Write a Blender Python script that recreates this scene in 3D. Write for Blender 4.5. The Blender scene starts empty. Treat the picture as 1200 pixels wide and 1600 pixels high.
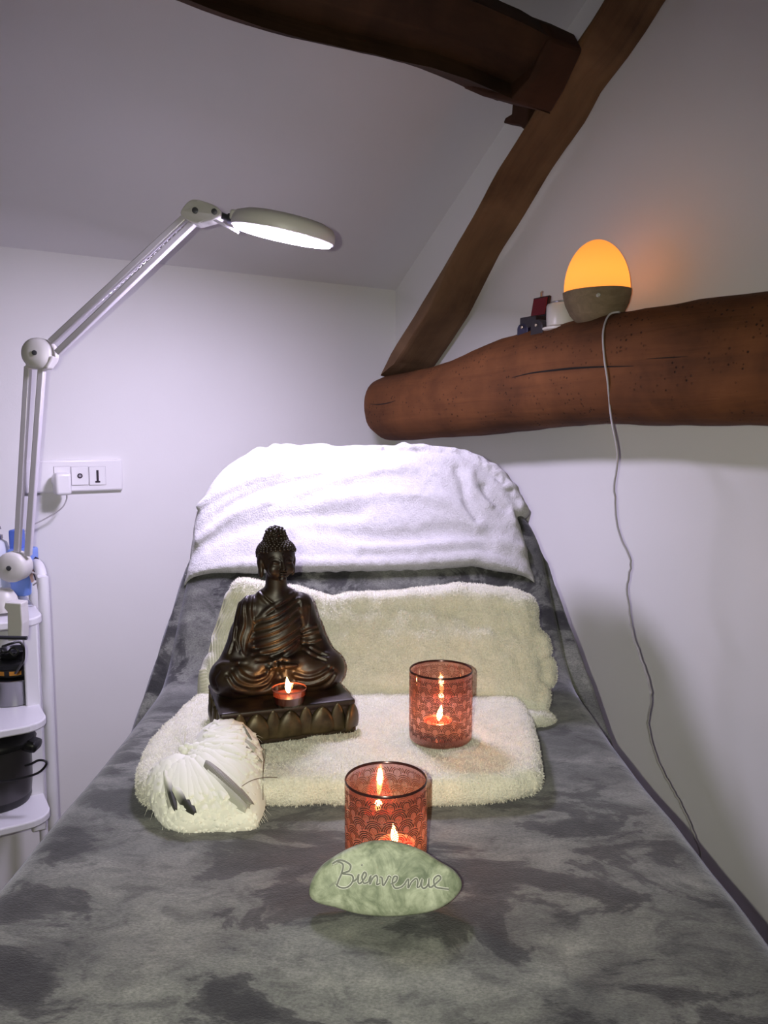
import bpy, bmesh, math, random
import numpy as np
from mathutils import Vector, Matrix, noise as mnoise

SC = bpy.context.scene
COL = SC.collection
# ------------------------------------------------------------------ camera
F_PX = 1244.0; EYE = 1.17; PITCH = math.atan(125 / F_PX)
cam_d = bpy.data.cameras.new('camera'); cam = bpy.data.objects.new('camera', cam_d); COL.objects.link(cam)
cam.location = (0, 0, EYE); cam.rotation_euler = (math.pi / 2 - PITCH, 0, 0)
cam_d.sensor_fit = 'VERTICAL'; cam_d.sensor_height = 36; cam_d.lens = F_PX * 36 / 1600
cam_d.clip_start = 0.05; cam_d.clip_end = 50
SC.camera = cam
# ------------------------------------------------------------------ world, lights, exposure
wd = bpy.data.worlds.new('world'); SC.world = wd; wd.use_nodes = True
wd.node_tree.nodes['Background'].inputs[0].default_value = (0.5, 0.5, 0.55, 1)
wd.node_tree.nodes['Background'].inputs[1].default_value = 0.02
SC.view_settings.view_transform = 'Standard'; SC.view_settings.look = 'None'
SC.view_settings.exposure = 0.0; SC.view_settings.gamma = 1.0; SC.view_settings.use_curve_mapping = False
FLASH_POWER = 30.0; FLASH_COLOR = (0.985, 0.985, 0.79)
PANEL_STRENGTH = 158.0; PANEL_COLOR = (0.79, 0.71, 1.0)
fl = bpy.data.lights.new('phone_flash', 'SPOT'); fl.spot_size = math.radians(108); fl.spot_blend = 1.0; fl.energy = FLASH_POWER; fl.color = FLASH_COLOR; fl.shadow_soft_size = 0.003
flo = bpy.data.objects.new('phone_flash', fl); COL.objects.link(flo); flo.rotation_euler = (math.radians(90 - 13), 0, 0); flo.location = (-0.034, -0.01, EYE + 0.010)
SC.cycles.use_denoising = True
SC.cycles.max_bounces = 8; SC.cycles.diffuse_bounces = 5; SC.cycles.transparent_max_bounces = 16
SC.cycles.sample_clamp_indirect = 6.0
SC.cycles.caustics_reflective = False; SC.cycles.caustics_refractive = False

# ------------------------------------------------------------------ geometry helpers
def ray(x, y):
    u = (x - 600) / F_PX; v = (800 - y) / F_PX
    return np.array([u, math.cos(PITCH) + v * math.sin(PITCH), -math.sin(PITCH) + v * math.cos(PITCH)])
O0 = np.array([0, 0, EYE])
def PY(x, y, Y):
    d = ray(x, y); return O0 + d * (Y / d[1])
def PZ(x, y, Z):
    d = ray(x, y); return O0 + d * ((Z - EYE) / d[2])
TH = math.radians(32)
E1 = np.array([math.cos(TH), math.sin(TH), 0]); E2 = np.array([math.sin(TH), -math.cos(TH), 0])
KS = 0.93; CORN = np.array([0.0373, 2.6298, 0.0]) * KS
def hit(x, y, n, P0):
    d = ray(x, y); return O0 + d * (np.dot(P0 - O0, n) / np.dot(d, n))
def PA(x, y, a): return hit(x, y, E1, CORN - a * E1)     # plane parallel to the wall with the beam
def PB(x, y, b): return hit(x, y, E2, CORN + b * E2)     # plane parallel to the back wall
def R(a, b, z): return CORN - a * E1 + b * E2 + np.array([0, 0, z])
def toab(P):
    q = P - CORN; return -q @ E1, q @ E2, P[2]

def tag(o, label=None, cat=None, group=None, kind=None):
    if label: o['label'] = label
    if cat: o['category'] = cat
    if group: o['group'] = group
    if kind: o['kind'] = kind
    return o
def mesh_obj(name, verts, faces, m, parent=None, smooth=True):
    me = bpy.data.meshes.new(name)
    verts = np.asarray(verts, dtype=np.float64)
    if parent is not None:
        verts = verts - np.array(parent['_o'])
    me.from_pydata(verts.tolist() if len(verts) < 60000 else verts, [], faces if isinstance(faces, list) else faces.tolist())
    if m: me.materials.append(m)
    if smooth: me.polygons.foreach_set('use_smooth', [True] * len(me.polygons))
    o = bpy.data.objects.new(name, me); COL.objects.link(o)
    if parent is not None: o.parent = parent
    me.update()
    return o
def empty(name, loc, label, cat, group=None):
    o = bpy.data.objects.new(name, None); COL.objects.link(o); o.location = [float(c) for c in loc]
    o['_o'] = [float(c) for c in loc]; o.empty_display_size = 0.05
    return tag(o, label, cat, group)
def sub(o, parent):      # make o's mesh a child: gives it the '_o' origin of its parent so that deeper parts can be attached
    o['_o'] = list(parent['_o']); return o
class MB:
    """collects shapes as one mesh"""
    def __init__(s): s.v = []; s.f = []; s.n = 0
    def add(s, v, f):
        v = np.asarray(v, float); s.v.append(v); s.f += [tuple(i + s.n for i in q) for q in f]; s.n += len(v); return s
    def build(s, name, m, parent=None, smooth=True, bevel=0, seg=2, autosm=True):
        o = mesh_obj(name, np.concatenate(s.v), s.f, m, parent, smooth)
        if bevel:
            md = o.modifiers.new('bevel', 'BEVEL'); md.width = bevel; md.segments = seg; md.limit_method = 'ANGLE'; md.angle_limit = 0.7
        if smooth and autosm:
            o.data.set_sharp_from_angle(angle=0.75)
        return o
def basis(d):
    d = np.asarray(d, float); d = d / np.linalg.norm(d)
    up = np.array([0, 0, 1.0]) if abs(d[2]) < .95 else np.array([1.0, 0, 0])
    u = np.cross(up, d); u /= np.linalg.norm(u); return u, np.cross(d, u), d
def lathe(c, prof, n=32, axis=(0, 0, 1), cap=True):
    """prof: list of (radius, height)"""
    u, w, d = basis(axis); c = np.asarray(c, float); V = []
    for r, h in prof:
        for i in range(n):
            t = 2 * math.pi * i / n
            V.append(c + d * h + (u * math.cos(t) + w * math.sin(t)) * r)
    Fc = []
    for k in range(len(prof) - 1):
        for i in range(n):
            j = (i + 1) % n
            Fc.append((k * n + i, k * n + j, (k + 1) * n + j, (k + 1) * n + i))
    if cap:
        Fc.append(tuple(reversed(range(n)))); Fc.append(tuple((len(prof) - 1) * n + i for i in range(n)))
    return V, Fc
def tube(pts, r, n=8, closed=False):
    pts = [np.asarray(p, float) for p in pts]; N = len(pts)
    rr = r if hasattr(r, '__len__') else [r] * N
    V = []; Fc = []; pu = None
    for i, p in enumerate(pts):
        a = pts[max(i - 1, 0)]; b = pts[min(i + 1, N - 1)]
        if closed: a = pts[i - 1]; b = pts[(i + 1) % N]
        d = b - a; d = d / (np.linalg.norm(d) + 1e-12)
        if pu is None: u, w, _ = basis(d)
        else:
            u = pu - d * np.dot(pu, d); u /= np.linalg.norm(u) + 1e-12; w = np.cross(d, u)
        pu = u
        for k in range(n):
            t = 2 * math.pi * k / n; V.append(p + (u * math.cos(t) + w * math.sin(t)) * rr[i])
    M = N if closed else N - 1
    for i in range(M):
        i2 = (i + 1) % N
        for k in range(n):
            k2 = (k + 1) % n; Fc.append((i * n + k, i * n + k2, i2 * n + k2, i2 * n + k))
    if not closed:
        Fc.append(tuple(reversed(range(n)))); Fc.append(tuple((N - 1) * n + i for i in range(n)))
    return V, Fc
def box(c, s, ax=None):
    """box centred at c, full sizes s, optional 3 axes"""
    ax = ax or ((1, 0, 0), (0, 1, 0), (0, 0, 1)); ax = [np.asarray(a, float) for a in ax]; c = np.asarray(c, float)
    V = [c + ax[0] * s[0] * i / 2 + ax[1] * s[1] * j / 2 + ax[2] * s[2] * k / 2 for i in (-1, 1) for j in (-1, 1) for k in (-1, 1)]
    Fc = [(0, 1, 3, 2), (4, 6, 7, 5), (0, 4, 5, 1), (2, 3, 7, 6), (0, 2, 6, 4), (1, 5, 7, 3)]
    return V, Fc
def prism(poly, off):
    """polygon (list of 3D) extruded by vector off"""
    n = len(poly); V = [np.asarray(p, float) for p in poly] + [np.asarray(p, float) + off for p in poly]
    return V, [tuple(range(n)), tuple(reversed(range(n, 2 * n)))] + [(i, i + n, (i + 1) % n + n, (i + 1) % n) for i in range(n)]
def fixn(o):
    bm = bmesh.new(); bm.from_mesh(o.data); bmesh.ops.recalc_face_normals(bm, faces=bm.faces); bm.to_mesh(o.data); bm.free(); return o
def catmull(P, n=8, closed=False):
    P = [np.asarray(p, float) for p in P]; N = len(P); out = []
    rng = range(N if closed else N - 1)
    for i in rng:
        if closed: p0, p1, p2, p3 = P[i - 1], P[i], P[(i + 1) % N], P[(i + 2) % N]
        else: p0, p1, p2, p3 = P[max(i - 1, 0)], P[i], P[i + 1], P[min(i + 2, N - 1)]
        for k in range(n):
            t = k / n
            out.append(.5 * ((2 * p1) + (-p0 + p2) * t + (2 * p0 - 5 * p1 + 4 * p2 - p3) * t * t + (-p0 + 3 * p1 - 3 * p2 + p3) * t ** 3))
    if not closed: out.append(P[-1])
    return out
def loft(rings, cap=True):
    n = len(rings[0]); V = [p for r in rings for p in r]; Fc = []
    for k in range(len(rings) - 1):
        for i in range(n):
            j = (i + 1) % n; Fc.append((k * n + i, k * n + j, (k + 1) * n + j, (k + 1) * n + i))
    if cap:
        Fc.append(tuple(reversed(range(n)))); Fc.append(tuple((len(rings) - 1) * n + i for i in range(n)))
    return V, Fc
# cheap vectorised smooth noise (sum of sines with random directions)
def wnoise(P, scale, seed=0, octs=4):
    rs = np.random.RandomState(seed); P = np.asarray(P); out = np.zeros(P.shape[0]); amp = 1.0; s = scale
    for o in range(octs):
        a = np.zeros(P.shape[0])
        for k in range(5):
            d = rs.normal(size=3); d /= np.linalg.norm(d); d *= rs.uniform(.6, 1.5)
            a += np.sin(P @ d * s + rs.uniform(0, 6.28) + 1.3 * out)
        out += amp * a / 5 * 1.4; amp *= .5; s *= 2.03
    return out

# ------------------------------------------------------------------ distance-field modelling with surface nets
class SDF:
    def __init__(s, lo, hi, h):
        s.lo = np.array(lo, float); s.h = h; s.n = np.ceil((np.array(hi) - lo) / h).astype(int) + 1
        s.F = np.full(s.n, 1.0e3, np.float32)
    def region(s, lo, hi):
        a = np.clip(np.floor((np.array(lo) - s.lo) / s.h).astype(int), 0, s.n); b = np.clip(np.ceil((np.array(hi) - s.lo) / s.h).astype(int) + 1, 0, s.n)
        ax = [(s.lo[i] + s.h * np.arange(a[i], b[i])).astype(np.float32) for i in range(3)]
        return (slice(a[0], b[0]), slice(a[1], b[1]), slice(a[2], b[2])), ax[0][:, None, None], ax[1][None, :, None], ax[2][None, None, :]
    def blend(s, sl, d, k, op='u'):
        a = s.F[sl]
        if op == 'u':
            if k <= 0: s.F[sl] = np.minimum(a, d); return
            h = np.clip(.5 + .5 * (a - d) / k, 0, 1); s.F[sl] = a * (1 - h) + d * h - k * h * (1 - h)
        else:
            d = -d
            if k <= 0: s.F[sl] = np.maximum(a, d); return
            h = np.clip(.5 - .5 * (a - d) / k, 0, 1); s.F[sl] = a * (1 - h) + d * h + k * h * (1 - h)
    def ell(s, c, r, k=0, rot=None, op='u'):
        c = np.array(c, float); r = np.array(r, float); m = (max(r) if rot is not None else r) + 2 * k + 3 * s.h
        sl, X, Y, Z = s.region(c - m, c + m); X = X - c[0]; Y = Y - c[1]; Z = Z - c[2]
        if rot is not None:
            M = np.array(rot); X, Y, Z = (M[0, i] * X + M[1, i] * Y + M[2, i] * Z for i in range(3))
        k0 = np.sqrt((X / r[0]) ** 2 + (Y / r[1]) ** 2 + (Z / r[2]) ** 2) + 1e-6
        k1 = np.sqrt((X / r[0] ** 2) ** 2 + (Y / r[1] ** 2) ** 2 + (Z / r[2] ** 2) ** 2) + 1e-9
        s.blend(sl, k0 * (k0 - 1) / k1, k, op); return s
    def cap(s, a, b, ra, rb, k=0, op='u', sc=(1, 1, 1)):
        a = np.array(a, float); b = np.array(b, float); m = max(ra, rb) * max(1 / min(sc), 1) + 2 * k + 3 * s.h
        sl, X, Y, Z = s.region(np.minimum(a, b) - m, np.maximum(a, b) + m)
        s.blend(sl, s._cap(X, Y, Z, a, b, ra, rb, sc), k, op); return s
    def _cap(s, X, Y, Z, a, b, ra, rb, sc=(1, 1, 1)):
        ab = b - a; L = float(ab @ ab) + 1e-9
        X = X - a[0]; Y = Y - a[1]; Z = Z - a[2]
        t = np.clip((X * ab[0] + Y * ab[1] + Z * ab[2]) / L, 0, 1)
        return np.sqrt(((X - t * ab[0]) * sc[0]) ** 2 + ((Y - t * ab[1]) * sc[1]) ** 2 + ((Z - t * ab[2]) * sc[2]) ** 2) - (ra + (rb - ra) * t)
    def rbox(s, c, half, r, k=0, rot=None, op='u'):
        c = np.array(c, float); half = np.array(half, float); m = (np.linalg.norm(half) if rot is not None else half) + 2 * k + 3 * s.h
        sl, X, Y, Z = s.region(c - m, c + m); X = X - c[0]; Y = Y - c[1]; Z = Z - c[2]
        if rot is not None:
            M = np.array(rot); X, Y, Z = (M[0, i] * X + M[1, i] * Y + M[2, i] * Z for i in range(3))
        qx = np.abs(X) - half[0] + r; qy = np.abs(Y) - half[1] + r; qz = np.abs(Z) - half[2] + r
        d = np.sqrt(np.maximum(qx, 0) ** 2 + np.maximum(qy, 0) ** 2 + np.maximum(qz, 0) ** 2) + np.minimum(np.maximum(qx, np.maximum(qy, qz)), 0) - r
        s.blend(sl, d, k, op); return s
    def stroke(s, pts, r, depth, n=6, smooth=True):
        """positive depth = ridge, negative = groove, along a polyline"""
        pts = catmull(pts, n) if smooth and len(pts) > 2 else [np.array(p, float) for p in pts]
        P = np.array(pts); m = r * 2.2
        sl, X, Y, Z = s.region(P.min(0) - m, P.max(0) + m)
        D = None
        for a, b in zip(pts[:-1], pts[1:]):
            d = s._cap(X, Y, Z, np.array(a), np.array(b), 0, 0); D = d if D is None else np.minimum(D, d)
        s.F[sl] -= depth * np.exp(-(D / r) ** 2); return s
    def mesh(s, smooth=0):
        Fv = s.F; I = Fv < 0; nx, ny, nz = Fv.shape
        c = [I[i:nx - 1 + i, j:ny - 1 + j, k:nz - 1 + k] for i in (0, 1) for j in (0, 1) for k in (0, 1)]
        cnt = sum(x.astype(np.int8) for x in c); act = (cnt > 0) & (cnt < 8)
        idx = np.argwhere(act); vid = np.full(act.shape, -1, np.int64); vid[act] = np.arange(len(idx))
        cv = {}
        for i in (0, 1):
            for j in (0, 1):
                for k in (0, 1): cv[(i, j, k)] = Fv[idx[:, 0] + i, idx[:, 1] + j, idx[:, 2] + k].astype(np.float64)
        acc = np.zeros((len(idx), 3)); num = np.zeros(len(idx))
        ks = list(cv)
        for p in ks:
            for q in ks:
                if sum(abs(p[i] - q[i]) for i in range(3)) == 1 and p < q:
                    a = cv[p]; b = cv[q]; m = (a < 0) != (b < 0); t = np.where(m, a / (a - b + 1e-20), 0)
                    pt = np.array(p)[None] + t[:, None] * (np.array(q) - np.array(p))[None]
                    acc += np.where(m[:, None], pt, 0); num += m
        V = s.lo + s.h * (idx + acc / num[:, None])
        faces = []
        for ax in range(3):
            o = [i for i in range(3) if i != ax]
            sl0 = [slice(None)] * 3; sl1 = [slice(None)] * 3; sl0[ax] = slice(0, -1); sl1[ax] = slice(1, None)
            A = I[tuple(sl0)]; B = I[tuple(sl1)]; E = np.argwhere(A != B)
            E = E[(E[:, o[0]] > 0) & (E[:, o[1]] > 0) & (E[:, o[0]] < Fv.shape[o[0]] - 1) & (E[:, o[1]] < Fv.shape[o[1]] - 1)]
            def g(d0, d1):
                q = E.copy(); q[:, o[0]] += d0; q[:, o[1]] += d1; return vid[q[:, 0], q[:, 1], q[:, 2]]
            Q = np.stack([g(-1, -1), g(0, -1), g(0, 0), g(-1, 0)], 1)
            ins = A[E[:, 0], E[:, 1], E[:, 2]]
            flip = ins if ax != 1 else ~ins
            Q[~flip] = Q[~flip][:, ::-1]
            faces.append(Q)
        Q = np.concatenate(faces); Q = Q[(Q >= 0).all(1)]
        for _ in range(smooth):
            S = np.zeros_like(V); n = np.zeros(len(V))
            for i in range(4):
                a = Q[:, i]; b = Q[:, (i + 1) % 4]
                for d in range(3):
                    S[:, d] += np.bincount(a, V[b, d], len(V)) + np.bincount(b, V[a, d], len(V))
                n += np.bincount(a, minlength=len(V)) + np.bincount(b, minlength=len(V))
            V = V * .4 + .6 * S / np.maximum(n, 1)[:, None]
        return V, Q
def vnormals(V, Q):
    n = np.cross(V[Q[:, 2]] - V[Q[:, 0]], V[Q[:, 3]] - V[Q[:, 1]]); N = np.zeros_like(V)
    for i in range(Q.shape[1]):
        for d in range(3): N[:, d] += np.bincount(Q[:, i], n[:, d], len(V))
    return N / (np.linalg.norm(N, axis=1)[:, None] + 1e-12)
def fuzz(V, Q, count, length, width, seed=0, mask=None, lean=.7):
    """short curved fibres standing on a surface, as one mesh"""
    rs = np.random.RandomState(seed); a = np.linalg.norm(np.cross(V[Q[:, 2]] - V[Q[:, 0]], V[Q[:, 3]] - V[Q[:, 1]]), axis=1)
    if mask is not None: a = a * mask(V[Q].mean(1))
    f = rs.choice(len(Q), count, p=a / a.sum()); w = rs.dirichlet([1, 1, 1, 1], count)
    P = (V[Q[f]] * w[:, :, None]).sum(1); N = vnormals(V, Q); Nn = N[Q[f, 0]]
    D = Nn + lean * rs.normal(size=(count, 3)); D /= np.linalg.norm(D, axis=1)[:, None]
    D2 = D + .8 * rs.normal(size=(count, 3)) * .6; D2 /= np.linalg.norm(D2, axis=1)[:, None]
    T = np.cross(D, rs.normal(size=(count, 3))); T /= np.linalg.norm(T, axis=1)[:, None]
    L = length * rs.uniform(.5, 1.1, count)[:, None]; W = width * .5
    v = np.stack([P - T * W, P + T * W, P + D * L * .55 - T * W * .9, P + D * L * .55 + T * W * .9, P + D * L * .55 + D2 * L * .45], 1).reshape(-1, 3)
    b = np.arange(count)[:, None] * 5
    return v, (b + [0, 1, 3, 2]).tolist() + (b + [2, 3, 4]).tolist()

# ------------------------------------------------------------------ materials
def mat(name, color, rough=.6, metal=0, **kw):
    m = bpy.data.materials.new(name); m.use_nodes = True; b = m.node_tree.nodes['Principled BSDF']
    b.inputs['Base Color'].default_value = (*color, 1); b.inputs['Roughness'].default_value = rough; b.inputs['Metallic'].default_value = metal
    for k, v in kw.items(): b.inputs[k.replace('_', ' ')].default_value = v
    return m
def nodes(m): return m.node_tree.nodes, m.node_tree.links, m.node_tree.nodes['Principled BSDF']
def texco(m, scale=(1, 1, 1), rot=(0, 0, 0)):
    N, L, b = nodes(m); tc = N.new('ShaderNodeTexCoord'); mp = N.new('ShaderNodeMapping')
    mp.inputs['Scale'].default_value = scale; mp.inputs['Rotation'].default_value = rot; L.new(tc.outputs['Object'], mp.inputs[0]); return mp.outputs[0]
def noisen(m, vec, scale, detail=4, rough=.5, dist=0):
    N, L, b = nodes(m); n = N.new('ShaderNodeTexNoise'); n.inputs['Scale'].default_value = scale; n.inputs['Detail'].default_value = detail
    n.inputs['Roughness'].default_value = rough; n.inputs['Distortion'].default_value = dist; L.new(vec, n.inputs['Vector']); return n.outputs['Fac']
def ramp(m, fac, stops, interp='LINEAR'):
    N, L, b = nodes(m); r = N.new('ShaderNodeValToRGB'); L.new(fac, r.inputs[0]); e = r.color_ramp.elements; r.color_ramp.interpolation = interp
    while len(e) < len(stops): e.new(.5)
    for x, (p, c) in zip(e, stops): x.position = p; x.color = (*c, 1) if len(c) == 3 else c
    return r.outputs[0]
def mixc(m, fac, a, b_, mode='MIX'):
    N, L, _ = nodes(m); x = N.new('ShaderNodeMix'); x.data_type = 'RGBA'; x.blend_type = mode
    for s, v in ((0, fac), (6, a), (7, b_)):
        if isinstance(v, (int, float)): x.inputs[s].default_value = v
        elif isinstance(v, tuple): x.inputs[s].default_value = (*v, 1)
        else: L.new(v, x.inputs[s])
    return x.outputs[2]
def bump(m, h, strength=.3, dist=.002, chain=None):
    N, L, b = nodes(m); n = N.new('ShaderNodeBump'); n.inputs['Strength'].default_value = strength; n.inputs['Distance'].default_value = dist
    L.new(h, n.inputs['Height'])
    if chain is not None: L.new(chain, n.inputs['Normal'])
    L.new(n.outputs[0], b.inputs['Normal']); return n.outputs[0]
def setc(m, out): nodes(m)[1].new(out, nodes(m)[2].inputs['Base Color'])

def wall_mat(name, color):
    m = mat(name, color, .75); v = texco(m)
    n = noisen(m, v, 2.5, 3); setc(m, ramp(m, n, [(.3, tuple(c * .96 for c in color)), (.7, color)]))
    b1 = bump(m, noisen(m, v, 4, 3), .35, .012); bump(m, noisen(m, v, 260, 2), .12, .0008, b1); return m
M = {}
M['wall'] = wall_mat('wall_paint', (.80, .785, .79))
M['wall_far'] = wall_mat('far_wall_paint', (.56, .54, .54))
M['ceil'] = wall_mat('ceiling_paint', (.74, .72, .75))
m = M['floor'] = mat('floor_vinyl', (.16, .12, .09), .5); v = texco(m); setc(m, ramp(m, noisen(m, v, 8, 5), [(.3, (.10, .075, .055)), (.7, (.2, .15, .11))]))
def grainco(m, g, along, across):
    """object coordinates squeezed along direction g"""
    N, L, b = nodes(m); tc = N.new('ShaderNodeTexCoord'); cb = N.new('ShaderNodeCombineXYZ'); u, w, d = basis(g)
    for i, (ax, s_) in enumerate(((d, along), (u, across), (w, across))):
        dp = N.new('ShaderNodeVectorMath'); dp.operation = 'DOT_PRODUCT'; L.new(tc.outputs['Object'], dp.inputs[0]); dp.inputs[1].default_value = [float(q) * s_ for q in ax]
        L.new(dp.outputs['Value'], cb.inputs[i])
    return cb.outputs[0]
def wood(name, dark, mid, light, g, along=2.2, across=26, holes=True, sc=1.0):
    m = mat(name, mid, .8, Specular_IOR_Level=.22); N, L, b = nodes(m); v = grainco(m, g, along, across)
    g = noisen(m, v, 1.0 * sc, 8, .62, 1.2); c = ramp(m, g, [(.25, dark), (.5, mid), (.78, light)])
    v2 = texco(m); n2 = noisen(m, v2, 5, 4, .6, .5); c = mixc(m, .55, c, ramp(m, n2, [(.3, tuple(x * .7 for x in dark)), (.65, light)]), 'MIX')
    bb = bump(m, g, .5, .004)
    if holes:
        vo = N.new('ShaderNodeTexVoronoi'); vo.inputs['Scale'].default_value = 95; L.new(v2, vo.inputs['Vector'])
        msk = ramp(m, vo.outputs['Distance'], [(.10, (0, 0, 0)), (.24, (1, 1, 1))])
        n3 = noisen(m, v2, 14, 3); msk2 = ramp(m, n3, [(.47, (1, 1, 1)), (.6, (0, 0, 0))])
        mk = mixc(m, 1.0, msk, msk2, 'LIGHTEN'); c = mixc(m, mk, tuple(x * .35 for x in dark), c)
        bb = bump(m, mk, .5, .003, bb)
    setc(m, c); return m
# ================================================================== the room
ZB = EYE + .455 * KS; SL = 0.66                      # height of the back wall, slope of the roof
BX = 2.45; BR = 4.7; AL = 3.3              # ridge, rear wall, left wall (room coordinates)
ZR = ZB + SL * BX; ZE = ZR - SL * (BR - BX)
Z3 = np.array([0, 0, 1.0])
o = MB().add(*prism([R(-.1, -.1, -.08), R(AL + .1, -.1, -.08), R(AL + .1, BR + .1, -.08), R(-.1, BR + .1, -.08)], Z3 * .08)).build('floor', M['floor'], smooth=False); tag(fixn(o), kind='structure')
o = MB().add(*prism([R(-.1, 0, 0), R(AL + .1, 0, 0), R(AL + .1, 0, ZB + .02), R(-.1, 0, ZB + .02)], -E2 * .1)).build('wall_back', M['wall'], smooth=False); tag(fixn(o), kind='structure')
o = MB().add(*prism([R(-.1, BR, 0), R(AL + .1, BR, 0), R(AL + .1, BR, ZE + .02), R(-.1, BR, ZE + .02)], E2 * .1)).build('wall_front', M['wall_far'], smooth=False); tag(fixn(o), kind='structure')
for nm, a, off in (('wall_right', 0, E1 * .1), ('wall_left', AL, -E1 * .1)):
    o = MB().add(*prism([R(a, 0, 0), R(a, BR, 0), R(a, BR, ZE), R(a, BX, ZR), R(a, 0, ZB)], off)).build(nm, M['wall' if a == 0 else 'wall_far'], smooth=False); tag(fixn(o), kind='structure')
o = MB().add(*prism([R(-.1, -.1, ZB - .066), R(-.1, BX, ZR), R(-.1, BR + .1, ZE - .066), R(-.1, BR + .1, ZE + .034), R(-.1, BX, ZR + .1), R(-.1, -.1, ZB + .034)], -E1 * (AL + .2))).build('ceiling', M['ceil'], smooth=False); tag(fixn(o), kind='structure')

# ---------------------------------------------------------------- the old beams
M['tie'] = wood('old_oak_tie', (.040, .015, .006), (.125, .044, .014), (.20, .075, .025), E2, 2.0, 24)
gdir = PA(950, -5, .2) - PA(597, 588, .2)
M['raft'] = wood('old_oak_rafter', (.065, .034, .019), (.150, .082, .042), (.23, .135, .072), gdir, 1.6, 22, holes=False)
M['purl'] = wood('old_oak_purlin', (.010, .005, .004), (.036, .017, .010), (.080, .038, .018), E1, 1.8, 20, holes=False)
def roughen(rings, amp, scale, seed):
    out = []
    for r in rings:
        r = np.array(r); c = r.mean(0); d = r - c; L = np.linalg.norm(d, axis=1)[:, None]
        out.append(list(r + d / L * (amp * wnoise(r, scale, seed))[:, None]))
    return out
# tie beam: (x, top y, bottom y) of its outline, lying along the right wall
prof = [(592, 632, 642), (594, 614, 657), (599, 601, 669), (608, 592, 680), (619, 588, 687), (646, 583, 687), (690, 572, 685), (725, 560, 683), (760, 543, 680), (800, 527, 676), (850, 513, 668), (900, 503, 665),
        (950, 494, 662), (1000, 487, 663), (1050, 479, 664), (1100, 471, 665), (1200, 457, 666), (1300, 449, 669), (1500, 442, 674), (1900, 430, 690)]
dense = []
for (x0, t0, b0), (x1, t1, b1) in zip(prof[:-1], prof[1:]):
    k = max(1, int((x1 - x0) / 14))
    for i in range(k):
        f = i / k; dense.append((x0 + (x1 - x0) * f, t0 + (t1 - t0) * f, b0 + (b1 - b0) * f))
dense.append(prof[-1])
rings = []; AC = .105
for x, t, b_ in dense:
    T = PA(x, t, AC); B = PA(x, b_, AC); c = (T + B) / 2; hz = (T[2] - B[2]) / 2; q = toab(c)
    ra = .088 * min(1, (hz / .085)) if x < 640 else .088
    ring = []
    for k in range(40):
        a = 2 * math.pi * k / 40; cs, sn = math.cos(a), math.sin(a)
        e = 2 / 2.5; ring.append(R(AC + ra * math.copysign(abs(cs) ** e, cs), q[1], c[2] + hz * math.copysign(abs(sn) ** e, sn)))
    rings.append(ring)
rings = roughen(rings, .0028, 24, 3)
tie_beam = MB().add(*loft(rings)).build('tie_beam', M['tie'])
tag(fixn(tie_beam), 'thick rounded old oak beam lying along the wall beneath the egg lamp', 'beam')
# drying cracks in the tie beam (dark slits lying on its face)
M['crack'] = mat('crack_dark', (.008, .005, .004), 1.0)
def on_tie(x, y, lift=.0):
    o_, d_ = Vector(O0), Vector(ray(x, y)).normalized(); bpy.context.view_layer.update()
    okk, loc, nor, _ = tie_beam.ray_cast(o_, d_)
    return (np.array(loc) + np.array(nor) * lift) if okk else PA(x, y, .24)
mb = MB()
for pts, w in (([(800, 590), (830, 583), (870, 578), (900, 575), (945, 573), (990, 572)], .0022), ([(577, 631), (590, 632), (605, 630), (618, 626)], .0015), ([(1010, 561), (1040, 559), (1075, 557)], .001)):
    P_ = [on_tie(x, y, .0002) for x, y in pts]; P_ = catmull(P_, 5); n_ = len(P_)
    mb.add(*tube(P_, [w * (.25 + math.sin(math.pi * i / (n_ - 1))) * .8 for i in range(n_)], 6))
mb.build('crack', M['crack'], tie_beam if False else None)
cr = bpy.data.objects['crack']; cr.parent = tie_beam

# sloping rafter
LR = [((592, 588), (682, 570)), ((608, 555), (703, 540)), ((645, 493), (736, 491)), ((688, 421), (766, 432)), ((712, 385), (790, 382)), ((731, 352), (815, 342)), ((752, 315), (842, 298)), ((773, 277), (860, 268)), ((795, 240), (889, 226)),
      ((816, 205), (918, 184)), ((853, 139), (945, 136)), ((888, 83), (985, 88)), ((916, 42), (1014, 45)), ((946, -5), (1043, -5)), ((1005, -95), (1105, -95))]
def lerp(a, b, t): return a + (b - a) * t
fine = []
for (l0, r0), (l1, r1) in zip(LR[:-1], LR[1:]):
    for i in range(4):
        t = i / 4; fine.append(((lerp(l0[0], l1[0], t), lerp(l0[1], l1[1], t)), (lerp(r0[0], r1[0], t), lerp(r0[1], r1[1], t))))
fine.append(LR[-1]); rings = []
AF, AK = .15, .015
for l, r in fine:
    L_ = PA(*l, AF); R_ = PA(*r, AK) - E1 * (AF - AK); ax = (R_ - L_); ring = []
    Lb = L_ + E1 * (AF - AK); Rb = R_ + E1 * (AF - AK)
    for p, q, n_ in ((L_, R_, 10), (R_, Rb, 8), (Rb, Lb, 10), (Lb, L_, 8)):
        for i in range(n_): ring.append(p + (q - p) * i / n_)
    ring = np.array(ring); c = ring.mean(0)
    hx = np.linalg.norm(ax) / 2; u = ax / (2 * hx); d = ring - c; du = d @ u; da = d @ E1; ha = (AF - AK) / 2
    rr = .012; qx = np.abs(du) - (hx - rr); qa = np.abs(da) - (ha - rr); m_ = (qx > 0) & (qa > 0)
    for i in np.where(m_)[0]:
        l_ = math.hypot(qx[i], qa[i]); s_ = rr / l_
        du[i] = math.copysign(hx - rr + qx[i] * s_, du[i]); da[i] = math.copysign(ha - rr + qa[i] * s_, da[i])
    rings.append(list(c + np.outer(du, u) + np.outer(da, E1)))
rings = roughen(rings, .0016, 24, 9)
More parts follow.
